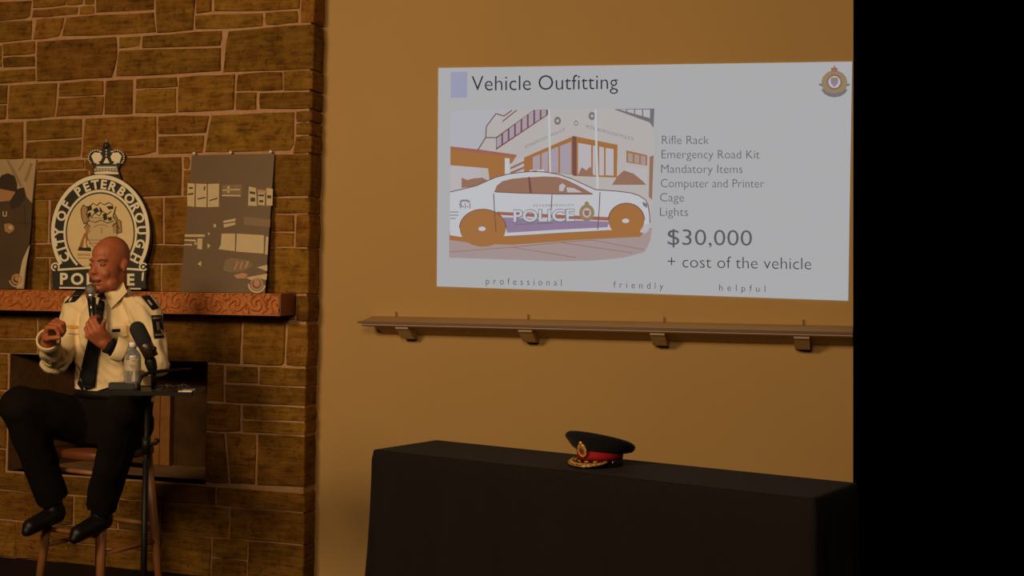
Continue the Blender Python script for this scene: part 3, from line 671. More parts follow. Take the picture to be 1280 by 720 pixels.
bp_('print_mark', [[(279,279),(294.5,276.5),(294.5,277.7),(279,280.2)]], B_line, 0.001)
bp_('print_patch', [[(305,271),(338,274),(337.5,284),(304.5,281)]], B_mid)
bp_('print_panel', [[(277,292),(294,292),(293.5,314),(273,311.5),(276,306)], [(296,292),(330,294),(329.5,317),(295,314.5)], [(332.5,295.5),(335.5,296),(334.5,318.5),(331,317.5)]], B_white)
bp_('print_stroke', [[(231,293),(256,293),(256,296),(231,296)], [(230.5,299),(245,299.5),(245,302),(230.5,301)], [(230,305),(240,305),(240,307),(230,306.5)], [(247,298),(253,298),(252.5,312),(246.5,311)], [(243,303),(246,303),(246,306),(243,306)], [(259.5,304),(263,307),(259.5,311)], [(247,330),(251.5,326),(251.5,333)], [(260,291),(262,291),(262,293.5),(260,293.5)], [(267,280),(270,280),(270,284),(267,284)]], B_white, 0.001)
bp_('print_patch', [(281,326),(289,322),(312,326),(316,332),(305,339),(290,341),(279,338)], B_mid)
bp_('print_stroke', [[(292,337),(296,327),(298,327),(294,337)], [(299,336),(302,327),(304,327),(301,336)], [(306,334),(309,326),(311,327),(308,335)]], B_pink, 0.001)
bp_('print_patch', [(292,344),(303,341),(310,343),(306,348),(296,348)], B_pink, 0.001)
bp_('print_panel', [[(307,347),(334,342),(333,350),(325,348),(316,351)], [(321,334),(334,331),(334,339)]], B_white)
ringpoly('print_emblem', 321, 355, 6.0, 8.0, PB, 0.0012, B_pink, br_, ry=1, n=20)
bp_('print_emblem_core', circ(321,354,4,4.5,14), B_pink, 0.0012)
ringpoly('print_emblem_ribbon', 321, 355, 9, 11.2, PB, 0.0012, B_white, br_, a0=180, a1=350, n=16)
for i, (px, py) in enumerate(((245,192.3),(290.5,191.2),(340.5,190.2))):
    p = at(px, py, FRONT); 
    pin = MB().ball(Vector((p.x, YF-0.018, p.z)), 0.0085, 10, 7).tube([(p.x, YF-0.014, p.z), (p.x, YF+0.02, p.z)], 0.0025, 6).build('push_pin', mat('white_pin', (0.8,0.7,0.6), rough=0.3), None, True)
    tag(pin, ('white push pin at the left above the equipment photo board', 'white push pin in the middle above the equipment photo board', 'white push pin at the right above the equipment photo board')[i], 'pin', 'pins above the photo board')
B_winter = mat('print_winter', (0.46, 0.32, 0.17), rough=0.5, var=0.15, scale=8)
bl_, PB2 = board('photo_board', [(-58,199),(45,199),(29.5,361),(-72,360)], 0.095, 0.66, 'photo board of a person in dark winter coat and beanie, left end of mantel', B_winter)
def bq_(name, pts, m_, off=0.0006): return poly(name, pts, PB2, off, m_, bl_)
B_coat = mat('print_coat', (0.085, 0.05, 0.026), rough=0.5, var=0.12, scale=10)
B_hat = mat('print_hat', (0.045, 0.028, 0.016), rough=0.5)
B_skin = mat('print_skin', (0.42, 0.21, 0.1), rough=0.5)
bq_('print_trees', [[(8,200),(11,200),(20,216),(28,232),(25,234),(16,218)], [(30,200),(32,200),(24,214),(22,213)], [(38,203),(41,205),(33,228),(30,226)]], mat('print_twig', (0.3,0.2,0.1), rough=0.5))
bq_('print_coat_shape', [(-34,361),(-36,290),(-28,262),(-12,250),(2,252),(14,246),(22,236),(30,234),(33,246),(40,254),(39,282),(36,312),(28,332),(20,361)], B_coat, 0.0009)
bq_('print_face', [(-6,240),(-4,232),(2,236),(17,236),(19,243),(12,251),(2,252),(-4,247)], B_skin, 0.0012)
bq_('print_beanie', [(-5,238),(-4,228),(2,219),(10,216.5),(18,220),(21.5,230),(21,240),(10,238),(0,236)], B_hat, 0.0015)
bq_('print_collar', [(12,252),(22,236),(30,235),(32,248),(24,258),(14,262)], B_hat, 0.0013)
bq_('print_hand', [(5,280),(12,279),(17,282),(18,287),(12,292),(6,289)], B_skin, 0.0013)
bq_('print_glove_mark', [(11,282),(16,283),(15,287),(11,286)], B_white, 0.0016)
stroke('print_tag', [[(4,264),(4,270),(8,270),(8,264)]], 1.2, PB2, 0.0013, B_white, bl_)
stroke('print_sleeve', [[(22,278),(38,280)], [(30,256),(32,282)]], 1.0, PB2, 0.0013, B_hat, bl_)
bq_('print_border', [(35,310),(37.5,306),(31,340),(28,358),(22,360),(25,340),(28,325)], B_white, 0.0012)
ringpoly('print_emblem', 21, 349, 4.5, 6.8, PB2, 0.0016, B_pink, bl_, n=20)
ringpoly('print_emblem_ribbon', 21, 349, 8.5, 10, PB2, 0.0016, B_white, bl_, a0=190, a1=340, n=14)
bq_('print_emblem_core', circ(21,348,2.8,3.4,12), B_pink, 0.0016)

# ------------------------------------------------------------------ cloth-covered table
TZ = 0.74
NL = at(468, 562, PZ(TZ)); NM = at(716.5, 589.7, PZ(TZ))
tu = (NM-NL).normalized(); tv = Vector((-tu.y, tu.x, 0)); TL, TD = 1.83, 0.43
M_cloth = mat('black_tablecloth', (0.013, 0.0095, 0.0095), rough=0.8, var=0.12, scale=60, bump=0.0008, bscale=500, spec=0.14, sheen=0.02)
M_steel = mat('table_steel', (0.12, 0.12, 0.12), rough=0.4, metal=0.8)
tb = empty('banquet_table', NL+tu*TL/2+tv*TD/2-Z_*TZ); tag(tb, 'long narrow table under a plain black cloth below the wall shelf', 'table')
MB().box(NL+tu*TL/2+tv*TD/2+Z_*(-0.020), tu, tv, Z_, TL/2-0.012, TD/2-0.012, 0.014).build('table_top', mat('table_laminate', (0.3,0.25,0.2), rough=0.5), tb)
for a in (0.15, TL-0.15):
    for b in (0.06, TD-0.06):
        q = NL+tu*a+tv*b; MB().tube([q-Z_*(TZ), q-Z_*0.034], 0.014, 10).build('leg', M_steel, tb)
# cloth: top + skirt with soft folds
mb = MB(); per = []
def seg(a, b, nrm, n):
    for i in range(n): per.append((a.lerp(b, i/n), nrm))
A_, B_, C_, D_ = NL, NL+tu*TL, NL+tu*TL+tv*TD, NL+tv*TD
seg(A_, B_, -tv, 90); seg(B_, C_, tu, 26); seg(C_, D_, tv, 90); seg(D_, A_, -tu, 26)
n = len(per); nr = []
for i in range(n):     # blend normals at the corners
    a = Vector((0,0,0))
    for k in range(-3, 4): a += per[(i+k) % n][1]
    nr.append(a.normalized())
cen = NL+tu*TL/2+tv*TD/2
rings = []
rings.append([p+(cen-p).normalized()*0.02+Z_*0.0 for p, _ in per])
for t in (0.0, 0.012, 0.04, 0.12, 0.25, 0.4, 0.55, 0.68, 0.728):
    r_ = []
    for i, (p, _) in enumerate(per):
        s = i*0.02; f = (t/0.73)
        o = 0.001+0.010*min(1, t/0.03)+0.045*f*f+f*0.016*math.sin(s*19+1.3*math.sin(s*5))+f*0.008*math.sin(s*41)
        r_.append(p+nr[i]*o-Z_*t)
    rings.append(r_)
mb.rings(rings, cap=False)
k = len(mb.v); mb.v.append(cen)
for i in range(n): mb.f.append((i, (i+1) % n, k))
cl = mb.build('tablecloth', M_cloth, tb, True)

# ------------------------------------------------------------------ peaked cap on the table
M_navy = mat('cap_navy_wool', (0.008, 0.008, 0.011), rough=0.9, bump=0.0005, bscale=400, spec=0.2, sheen=0.05)
M_redband = mat('cap_red_band', (0.34, 0.012, 0.014), rough=0.75, spec=0.2)
M_gold = mat('gold_wire', (0.85, 0.48, 0.12), rough=0.35, metal=0.55, var=0.3, scale=120)
M_patent = mat('patent_leather', (0.006, 0.006, 0.007), rough=0.15)
kc = at(750, 580.5, PZ(TZ+0.002)); an = math.radians(44)
cf_ = (-Fh)*math.cos(an)+(-R0)*math.sin(an); cs_ = Z_.cross(cf_).normalized()
cap = empty('peaked_cap', kc); tag(cap, 'black peaked uniform cap with red band and gold-leaf peak on table', 'cap')
def cpt(a, rf, rs, z, fo=0.0): return kc+cf_*(math.cos(a)*rf+fo)+cs_*(math.sin(a)*rs)+Z_*z
N_ = 48; AN = [2*math.pi*i/N_ for i in range(N_)]
MB().rings([[cpt(a,.094,.080,.0) for a in AN], [cpt(a,.0945,.0805,.027) for a in AN]]).build('lower_band', M_navy, cap, True)
MB().rings([[cpt(a,.0955,.0815,.026) for a in AN], [cpt(a,.0965,.0825,.040) for a in AN], [cpt(a,.096,.082,.052+.012*math.cos(a)) for a in AN]]).build('red_band', M_redband, cap, True)
rim = lambda a: .087+.034*math.cos(a)
rr = [[cpt(a,.094,.080,.047+.010*math.cos(a)) for a in AN], [cpt(a,.112,.103,.056+.020*math.cos(a)) for a in AN], [cpt(a,.128,.120,rim(a)-.017) for a in AN], [cpt(a,.1345,.1275,rim(a)-.009) for a in AN],
      [cpt(a,.1365,.1295,rim(a)) for a in AN], [cpt(a,.1335,.1265,rim(a)+.009) for a in AN], [cpt(a,.125,.118,rim(a)+.014) for a in AN], [cpt(a,.08,.075,.101+.022*math.cos(a)) for a in AN], [cpt(a,.02,.02,.101+.005*math.cos(a)) for a in AN]]
crw = MB().rings(rr).build('crown', M_navy, cap, True)
MB().tube([cpt(a,.1365,.1295,rim(a)) for a in AN]+[cpt(0,.1365,.1295,rim(0))], 0.0016, 6).build('piping', M_navy, crw, True)
# peak
pk = []; fs = []
na, nr_ = 25, 5
for j in range(nr_):
    for i in range(na):
        a = math.radians(-62+124*i/(na-1)); t = j/(nr_-1); ext = 0.052*(math.cos(a*1.45)**0.6 if abs(a*1.45) < math.pi/2 else 0)
        e = t*max(ext, 0.001); pk.append(cpt(a, .093+e, .079+e, .026-.30*e-2.0*e*e))
for j in range(nr_-1):
    for i in range(na-1): k = j*na+i; fs.append((k, k+1, k+na+1, k+na))
nv = len(pk); pk2 = pk+[p-Z_*0.003 for p in pk]
fs2 = fs+[tuple(i+nv for i in f)[::-1] for f in fs]+[((nr_-1)*na+i, (nr_-1)*na+i+1, nv+(nr_-1)*na+i+1, nv+(nr_-1)*na+i) for i in range(na-1)]
peak = mk('peak', pk2, fs2, M_patent, cap, True)
def peakpt(a, t, up=0.002):
    ext = 0.052*(math.cos(a*1.45)**0.6 if abs(a*1.45) < math.pi/2 else 0); e = t*max(ext, .001)
    return cpt(a, .093+e, .079+e, .026-.30*e-2.0*e*e+up)
for i in range(11):          # oak leaves embroidered along the peak
    a = math.radians(-50+10*i); c = peakpt(a, 0.72 if abs(i-5) else .68); tdir = (peakpt(a+.05, .72)-peakpt(a-.05, .72)).normalized(); rdir = (peakpt(a, .95)-peakpt(a, .45)).normalized()
    nn = tdir.cross(rdir).normalized()
    MB().ell(c, tdir*0.0125, rdir*0.0085, nn*0.0022, 10, 6).build('oak_leaf', M_gold, peak, True)
    if i % 2 == 0 and abs(i-5) < 4:
        c = peakpt(a, 0.34); MB().ell(c, tdir*0.010, rdir*0.005, nn*0.0022, 10, 6).build('oak_leaf', M_gold, peak, True)
MB().tube([peakpt(math.radians(-58+116*i/20), 0.97) for i in range(21)], 0.0022, 6).build('peak_edge', M_gold, peak, True)
MB().tube([cpt(math.radians(-70+140*i/20), .0975, .0835, .020) for i in range(21)], 0.0045, 6).build('chin_strap', M_patent, cap, True)
for s in (-1, 1): MB().ball(cpt(math.radians(72*s), .098, .084, .019), .0055, 10, 7).build('strap_button', mat('brass', (0.8,0.6,0.3), rough=0.25, metal=0.8), cap, True)
# badge
bc = cpt(0, .111, .09, .063); bn = (cf_-Z_*0.32).normalized(); bup = (Z_-bn*Z_.dot(bn)).normalized()
badge = MB().ell(bc, cs_*0.021, bup*0.029, bn*0.007, 20, 8).build('badge', mat('badge_wreath', (0.5,0.3,0.1), rough=0.4, metal=0.4, var=0.4, scale=150), cap, True)
MB().ell(bc+bn*0.005, cs_*0.011, bup*0.014, bn*0.004, 14, 6).build('badge_centre', mat('badge_red', (0.16,0.04,0.02), rough=0.5), badge, True)
MB().ell(bc+bn*0.003+bup*0.029, cs_*0.008, bup*0.008, bn*0.005, 12, 6).build('badge_crown', M_gold, badge, True)
for i in range(14):
    a = math.radians(115+310*i/13); q = bc+bn*0.004+cs_*math.cos(a)*0.0165+bup*math.sin(a)*0.0235
    MB().ell(q, (cs_*-math.sin(a)+bup*math.cos(a))*0.0055, (cs_*math.cos(a)+bup*math.sin(a))*0.0032, bn*0.003, 8, 5).build('badge_leaf', M_gold, badge, True)

# ------------------------------------------------------------------ stool
M_oak = mat('stool_wood', (0.24, 0.095, 0.034), rough=0.5, var=0.25, scale=10, stretch=(1,1,0.2))
M_seatwood = mat('stool_seat_wood', (0.13, 0.036, 0.012), rough=0.5, var=0.2, scale=10)
sc_ = P(128, 558, 5.47); SZ = sc_.z; sc_ = Vector((sc_.x, sc_.y, 0))
st = empty('bar_stool', sc_); tag(st, 'wooden bar stool under the seated man', 'stool')
phi = math.radians(30)
fwd = (-R0)*math.sin(phi)+(-Fh)*math.cos(phi); rgt = (-R0)*math.cos(phi)+Fh*math.sin(phi)      # the man's own forward and right
mb = MB(); rs = []
for z_, k in ((SZ-0.036,.96),(SZ-0.03,1.0),(SZ-0.008,1.0),(SZ,.97)):
    rs.append([sc_+fwd*0.185*k*math.copysign(abs(math.cos(a))**.55, math.cos(a))+rgt*0.185*k*math.copysign(abs(math.sin(a))**.55, math.sin(a))+Z_*z_ for a in [2*math.pi*i/40 for i in range(40)]])
mb.rings(rs).build('seat', M_seatwood, st, True)
LG = {}
for a in (-1, 1):
    for b in (-1, 1):
        top = sc_+fwd*0.135*a+rgt*0.135*b+Z_*(SZ-0.034); bot = sc_+fwd*0.185*a+rgt*0.185*b
        LG[(a, b)] = (top, bot); MB().tube([bot, bot.lerp(top, .5), top], [0.015, 0.02, 0.019], 12).build('leg', M_oak, st, True)
def legpt(k, z_): t_, b_ = LG[k]; return b_.lerp(t_, z_/t_.z)
for z_, prs in ((0.37, (((1,-1),(1,1)), ((-1,-1),(-1,1)))), (0.30, (((1,1),(-1,1)), ((1,-1),(-1,-1)))), (SZ-0.09, (((1,-1),(1,1)), ((-1,-1),(-1,1))))):
    for k1, k2 in prs: MB().tube([legpt(k1, z_), legpt(k2, z_)], 0.0105, 10).build('rung', M_oak, st, True)

# ------------------------------------------------------------------ the seated man
def remesh(mb, voxel, smooth=3):
    me = bpy.data.meshes.new('tmp'); me.from_pydata(mb.v, [], mb.f); me.update()
    bm = bmesh.new(); bm.from_mesh(me)
    bmesh.ops.recalc_face_normals(bm, faces=bm.faces); bm.to_mesh(me); bm.free()
    o = bpy.data.objects.new('tmp', me); COL.objects.link(o)
    r = o.modifiers.new('r', 'REMESH'); r.mode = 'VOXEL'; r.voxel_size = voxel
    if smooth:
        s_ = o.modifiers.new('s', 'SMOOTH'); s_.factor = 0.5; s_.iterations = smooth
    dg = bpy.context.evaluated_depsgraph_get(); e = bpy.data.meshes.new_from_object(o.evaluated_get(dg))
    vs = [v.co.copy() for v in e.vertices]; fs = [tuple(p.vertices) for p in e.polygons]; ns = [v.normal.copy() for v in e.vertices]
    bpy.data.objects.remove(o); bpy.data.meshes.remove(me); bpy.data.meshes.remove(e)
    return vs, fs, ns
M_skin = mat('skin', (0.385, 0.112, 0.046), rough=0.55, var=0.10, scale=22, bump=0.0008, bscale=160, spec=0.4)
M_shirt = mat('white_shirt', (0.76, 0.59, 0.35), rough=0.8, var=0.03, scale=12, bump=0.0009, bscale=220, spec=0.2)
M_trou = mat('black_trousers', (0.0075, 0.005, 0.0045), rough=0.95, bump=0.001, bscale=90, spec=0.08)
M_black = mat('black_fabric', (0.010, 0.009, 0.010), rough=0.8, spec=0.2)
J = dict(rs=P(97,389,5.50), ls=P(179,388,5.34), re=P(68,452,5.34), rw=P(60,424,5.13), le=P(196,455,5.25), lw=P(134,431,5.17),
         rh=P(122,532,5.50), lh=P(160,530,5.40), rk=P(25,508,5.20), lk=P(158,512,5.0), ra=sc_+fwd*.165+rgt*.11+Z_*.494, la=sc_+fwd*.165-rgt*.158+Z_*.494)     # both feet on the front rung
TOR = [(141,536,5.47,.165,.13),(143,505,5.47,.168,.138),(143,475,5.46,.166,.14),(142,448,5.45,.168,.138),(141,418,5.44,.174,.128),(140,395,5.44,.165,.105),(140,381,5.44,.125,.082),(140,372,5.435,.075,.066)]
def torso(mb, g):
    rs = []
    for px, py, z, a, b in TOR:
        c = P(px, py, z); rs.append([c+rgt*(a+g)*math.cos(t)+fwd*(b+g)*math.sin(t) for t in [2*math.pi*i/28 for i in range(28)]])
    mb.rings(rs)
# head, in its own frame
hy = math.radians(27)
hf = ((-R0)*math.sin(hy)+(-Fh)*math.cos(hy)-Z_*0.06).normalized(); hl = hf.cross(Z_).normalized()*-1; hl = Z_.cross(hf).normalized(); hu = hf.cross(hl).normalized()
hu = (hu+R0*0.05).normalized(); hl = hl*0.89; hf = hf*0.93
HC = P(137.5, 331.5, 5.37)
def hp(x, y, z): return HC+hl*x+hf*y+hu*z
def he(mb, c, r, seg=18, rg=12): mb.ell(hp(*c), hl*r[0], hf*r[1], hu*r[2], seg, rg)
def headparts(mb):
    he(mb, (0,-.008,.036), (.076,.098,.086), 24, 16); he(mb, (0,.03,-.02), (.066,.07,.085), 20, 14); he(mb, (0,.028,-.07), (.056,.062,.042))
    he(mb, (0,.07,-.098), (.026,.024,.02)); he(mb, (0,.078,.024), (.052,.018,.014)); he(mb, (0,.02,.05), (.066,.075,.055))
    for s in (-1, 1):
        he(mb, (.036*s,.068,-.03), (.024,.024,.022)); he(mb, (.076*s,-.014,-.002), (.009,.016,.028)); he(mb, (.083*s,-.021,.006), (.005,.011,.019)); he(mb, (.011*s,.102,-.028), (.0075,.009,.0065))
        he(mb, (.05*s,.03,-.075), (.018,.035,.025))
    mb.cap(hp(0,.090,.014), hp(0,.109,-.022), .007, .0105)
    he(mb, (0,.090,-.054), (.027,.011,.005)); he(mb, (0,.089,-.073), (.023,.011,.006))
    mb.cap(hp(0,-.025,-.05), P(140,372,5.43), .057, .062)
FING = {}
def hand(mb, wrist, d, n, flip, curls, thumb, gap=0.0205, sc=1.0):
    """palm with four fingers bending towards n and a thumb at the side"""
    d = d.normalized(); n = (n-d*n.dot(d)).normalized(); s = d.cross(n)*flip
    mb.cap(wrist-d*.02, wrist+d*.02, .026*sc, .026*sc)
    for k, o in enumerate((-.030, -.010, .010, .029)):
        mb.cap(wrist+d*.015+s*o*.6*sc, wrist+d*(.088-.004*abs(k-1))*sc+s*o*sc, .017*sc, .0125*sc)
    for k, o in enumerate((.0305, .0105, -.010, -.0295)):      # index first, on the thumb side
        p = wrist+d*(.090-.004*abs(k-1))*sc+s*o*sc; ang = 0
        L = ((.040,.026,.020), (.044,.029,.021), (.041,.027,.020), (.033,.021,.018))[k]; r0 = (.0095, .0098, .0093, .0082)[k]
        for q in range(3):
            ang += math.radians(curls[k][q]); dr = d*math.cos(ang)+n*math.sin(ang)
            e = p+dr*L[q]*sc; mb.cap(p, e, r0*(1-.07*q)*sc, r0*(.94-.07*q)*sc, 10); p = e
    p = wrist+d*.022+s*.028*sc
    for (a_, b_, c_), L, r in zip(thumb, (.044, .034, .026), (.0145, .0115, .0105)):
        dr = (d*a_+s*b_+n*c_).normalized(); e = p+dr*L*sc; mb.cap(p, e, r*sc, r*.9*sc, 10); p = e
CAMN = F
def arms(mb, g, upto=1.0):
    mb.cap(J['rs'], J['re'], .058+g, .046+g); mb.cap(J['re'], J['rw'], .044+g, .030+g)
    mb.cap(J['ls'], J['le'], .058+g, .046+g); mb.cap(J['le'], J['lw'], .044+g, .030+g)
body = MB(); torso(body, -.012); arms(body, -.004); headparts(body)
for a_, b_, c_ in (('rh','rk','ra'), ('lh','lk','la')):
    body.cap(J[a_], J[b_], .085, .055); body.cap(J[b_], J[c_], .05, .036)
dL = (P(110,409,5.10)-J['lw'])
MIC0, MIC1 = P(113.6,363,5.235), P(118.5,427,5.165)
micax = (MIC0-MIC1).normalized()
hand(body, J['lw'], dL, (F*0.95+R0*0.25), -1, [(38,62,40),(42,64,42),(46,64,42),(50,64,42)], [(.97,.22,-.12),(.88,.45,.0),(.55,.83,.05)])
dR = (P(68,395,5.06)-J['rw'])
hand(body, J['rw'], dR, (R0*0.8-F*0.35), -1, [(58,72,45),(62,74,45),(66,74,45),(70,74,45)], [(.7,.5,.5),(.7,.1,.7),(.5,-.2,.8)])
vs, fs, ns = remesh(body, 0.0044, 2)
man = mk('person', vs, fs, M_skin, None, True)
tag(man, 'bald man in white uniform shirt and black tie seated and speaking into a microphone', 'person')
shirt = MB(); torso(shirt, 0.004); arms(shirt, 0.010); shirt.cap(P(103,384,5.485), J['rs'], .07, .066); shirt.cap(P(172,383,5.36), J['ls'], .07, .066)
vs, fs, ns = remesh(shirt, 0.007, 4)
out = []
for v, n_ in zip(vs, ns):
    f = noise.noise(Vector((v.x*15+v.z*6, v.y*15, v.z*7)))*0.014+(0.5-abs(noise.noise(Vector((v.x*20+v.z*12, v.y*20, v.z*15+3)))))*0.016-0.008
    out.append(v+n_*f)
lo = P(140,497,5.4).z          # tucked in at the belt
keep = [f for f in fs if min(out[i].z for i in f) > lo-0.02]
def endcut(p, j0, j1, d): return (p-j0).dot((j1-j0).normalized()) > (j1-j0).length+d and (p-j1).length < 0.1
keep = [f for f in keep if not endcut(out[f[0]], J['re'], J['rw'], -0.03) and not endcut(out[f[0]], J['le'], J['lw'], -0.05)]
keep = [f for f in keep if (out[f[0]]-P(140,372,5.43)).dot(Z_) < 0.006]
used = sorted({i for f in keep for i in f}); ix = {o: i for i, o in enumerate(used)}
sv = [out[i] for i in used]; sf = [tuple(ix[i] for i in f) for f in keep]
sh = mk('shirt', sv, sf, M_shirt, man, True)
md = sh.modifiers.new('cloth', 'SOLIDIFY'); md.thickness = 0.003; md.offset = 1
bvh = BVHTree.FromPolygons(sv, sf)
def hit(px, py, default=5.3):
    d = ray(px, py); h = bvh.ray_cast(CAM, d.normalized())
    if h[0] is None: return CAM+d*default, d.normalized()
    return h[0], d.normalized()
def drape(name, q, material, parent=None, off=0.006, nu=6, nv=6, th=0.004, dflt=5.3):
    a = []; b = []
    for i in range(nu+1):
        for j in range(nv+1):
            u, v = i/nu, j/nv
            x = (q[0][0]*(1-u)+q[1][0]*u)*(1-v)+(q[3][0]*(1-u)+q[2][0]*u)*v; y = (q[0][1]*(1-u)+q[1][1]*u)*(1-v)+(q[3][1]*(1-u)+q[2][1]*u)*v
            p, d = hit(x, y, dflt); a.append(p-d*(off+th)); b.append(p-d*(off-0.004))
    k = len(a); f = []; m_ = nv+1
    for i in range(nu):
        for j in range(nv): s_ = i*m_+j; f.append((s_, s_+1, s_+m_+1, s_+m_)); f.append((k+s_, k+s_+m_, k+s_+m_+1, k+s_+1))
    bd = [j for j in range(nv)]+[i*m_+nv for i in range(nu)]+[nu*m_+j for j in range(nv, 0, -1)]+[i*m_ for i in range(nu, 0, -1)]
    for s_, e_ in zip(bd, bd[1:]+bd[:1]): f.append((s_, e_, k+e_, k+s_))
    return mk(name, a+b, f, material, parent or man, True)
# trousers
tr = MB()
rs = []
for px, py, z, a, b in ((142,552,5.47,.15,.12), TOR[0], TOR[1], (143,490,5.465,.168,.141)):
    c = P(px, py, z); rs.append([c+rgt*(a+.012)*math.cos(t)+fwd*(b+.012)*math.sin(t) for t in [2*math.pi*i/28 for i in range(28)]])
tr.rings(rs)
for a_, b_, c_ in (('rh','rk','ra'), ('lh','lk','la')):
    tr.cap(J[a_], J[b_], .107, .084); tr.cap(J[b_], J[c_], .081, .066)
vs, fs, ns = remesh(tr, 0.008, 4)
out = [v+n_*(noise.noise(Vector((v.x*14, v.y*14, v.z*9)))*0.008) for v, n_ in zip(vs, ns)]
keep = [f for f in fs if not any(endcut(out[f[0]], J[b_], J[c_], -0.01) for b_, c_ in (('rk','ra'), ('lk','la')))]
used = sorted({i for f in keep for i in f}); ix = {o: i for i, o in enumerate(used)}
tro = mk('trousers', [out[i] for i in used], [tuple(ix[i] for i in f) for f in keep], M_trou, man, True)
mb = MB(); rs = []
for py, g in ((494,.017),(485.5,.017)):
    c = P(143, py, 5.463); rs.append([c+rgt*(.167+g)*math.cos(t)+fwd*(.14+g)*math.sin(t) for t in [2*math.pi*i/40 for i in range(40)]])
mb.rings(rs).build('belt', mat('belt_leather', (0.01,0.008,0.007), rough=0.4), man, True)
for k, toe in (('ra', fwd), ('la', fwd)):
    a_ = J[k]; s_ = MB(); dn = Z_*-1; tp = toe*0.96+dn*0.12
    s_.cap(a_+dn*.03, a_+dn*.055-toe*.02, .042, .038); s_.cap(a_+dn*.06, a_+dn*.075+tp*.13, .04, .034); s_.cap(a_+dn*.075-toe*.035, a_+dn*.09+tp*.15, .022, .022)
    v_, f_, _ = remesh(s_, 0.007, 3); mk('shoe', v_, f_, mat('shoe_leather', (0.006,0.005,0.005), rough=0.45, spec=0.3), man, True)
# shirt details
NB = P(140,372,5.43)
mb = MB(); rs = []
for h_, g in ((-.022,.084),(-.002,.078),(.018,.072),(.019,.069),(-.02,.075)):
    rs.append([NB+rgt*g*1.0*math.cos(t)+fwd*(g*.96+ .006)*math.sin(t)+Z_*(h_+.012-.022*math.sin(t)) for t in [2*math.pi*i/32 for i in range(32)]])
mb.rings(rs, cap=False).build('collar', M_shirt, man, True)
def wing(q, n=6):
    c = [P(x, y, z_) if z_ else (lambda h: h[0]-h[1]*0.02)(hit(x, y)) for x, y, z_ in q]; a = []; f = []
    for i in range(n+1):
        for j in range(n+1):
            u, v = i/n, j/n; p = (c[0]*(1-u)+c[1]*u)*(1-v)+(c[3]*(1-u)+c[2]*u)*v
            a.append(p-F*0.012*math.sin(math.pi*v)*0.6)
    m_ = n+1; k = len(a)
    for i in range(n):
        for j in range(n): s_ = i*m_+j; f += [(s_, s_+1, s_+m_+1, s_+m_), (k+s_, k+s_+m_, k+s_+m_+1, k+s_+1)]
    return mk('collar_wing', a+[p+F*0.004 for p in a], f, M_shirt, man, True)
wing([(130,366.5,5.335),(154,351.5,5.375),(159,365,5.345),(139,386,0)])
wing([(127,366.5,5.335),(118,363,5.40),(112,372,5.39),(121,385,0)])
tie = drape('tie', [(119.5,384),(129.5,386),(118.5,483),(96.5,480)], M_black, off=0.014, nu=4, nv=16, th=0.006)
drape('tie_tip', [(96.5,480),(118.5,483),(106,488.5),(102,488)], M_black, tie, off=0.014, nu=4, nv=3, th=0.006)
drape('tie_knot', [(121.5,368),(131.5,368),(129.5,387),(119.5,386)], M_black, tie, off=0.022, nu=4, nv=4, th=0.008)
ep = drape('epaulette', [(176,370),(187,368.5),(199,385),(189.5,387)], M_black, off=0.007)
drape('rank_bar', [(184,375),(186,374.5),(191,381),(189,382)], mat('rank_silver', (0.4,0.36,0.3), rough=0.5), ep, off=0.012, th=0.003)
drape('epaulette', [(80,379),(95,363),(108,363),(93,377)], M_black, off=0.007, dflt=5.46)
pa = drape('shoulder_patch', [(189,394),(203,393.5),(205.5,422),(192.5,423)], M_black, off=0.006, dflt=5.3)
drape('patch_emblem', [(195.5,402.5),(199.5,402),(201,412.5),(197,413)], mat('patch_gold', (0.16,0.11,0.055), rough=0.6), pa, off=0.011, th=0.002)
drape('patch_title', [(191,396.5),(201.5,396),(202,398.5),(191.5,399)], mat('patch_gold', (0.4,0.3,0.18)), pa, off=0.011, th=0.002)
drape('patch_title', [(194,417.5),(203,417),(203.3,419.5),(194.3,420)], mat('patch_gold', (0.4,0.3,0.18)), pa, off=0.011, th=0.002)
drape('pocket_flap', [(133,408.5),(160,407),(160,421),(134,424)], M_shirt, off=0.006, th=0.003)
drape('name_plate', [(140,411.5),(150,411),(150,414.5),(140,415)], M_black, off=0.011, th=0.003)
drape('pocket_flap', [(81,407),(99,408),(99,418),(84,417)], M_shirt, off=0.006, th=0.003)
drape('service_ribbon', [(84,406),(97,407),(97,411),(84,410)], mat('ribbon_yellow', (0.7,0.38,0.06), rough=0.6), off=0.011, th=0.002)
drape('lapel_pin', [(129,402.5),(132,402.5),(131.5,408),(128.5,408)], mat('pin_pale', (0.8,0.7,0.55), rough=0.3), off=0.011, th=0.002)
# face details
for s in (-1, 1):
    ey = MB().ell(hp(.031*s,.082,.004), hl*.0135, hf*.0125, hu*.0062, 14, 8).build('eye', mat('eye_white', (0.20,0.11,0.07), rough=0.3), man, True)
    MB().ell(hp(.031*s,.0915,.0035), hl*.006, hf*.0045, hu*.0045, 10, 6).build('iris', mat('iris_dark', (0.02,0.012,0.01), rough=0.2), ey, True)
    MB().tube([hp(.013*s,.0965,.021), hp(.03*s,.0955,.027), hp(.048*s,.083,.024)], [.0028,.0036,.002], 8).build('eyebrow', mat('brow_hair', (0.16,0.06,0.025), rough=0.9), man, True)
    MB().tube([hp(.017*s,.0865,.0085), hp(.031*s,.093,.0105), hp(.046*s,.083,.0075)], .0035, 8).build('eyelid', M_skin, man, True)
MB().tube([hp(-.025,.085,-.0615), hp(-.012,.0965,-.063), hp(.012,.0965,-.063), hp(.027,.084,-.060)], [.002,.0065,.0065,.002], 8).build('mouth', mat('mouth_dark', (0.09,0.02,0.015), rough=0.5), man, True)
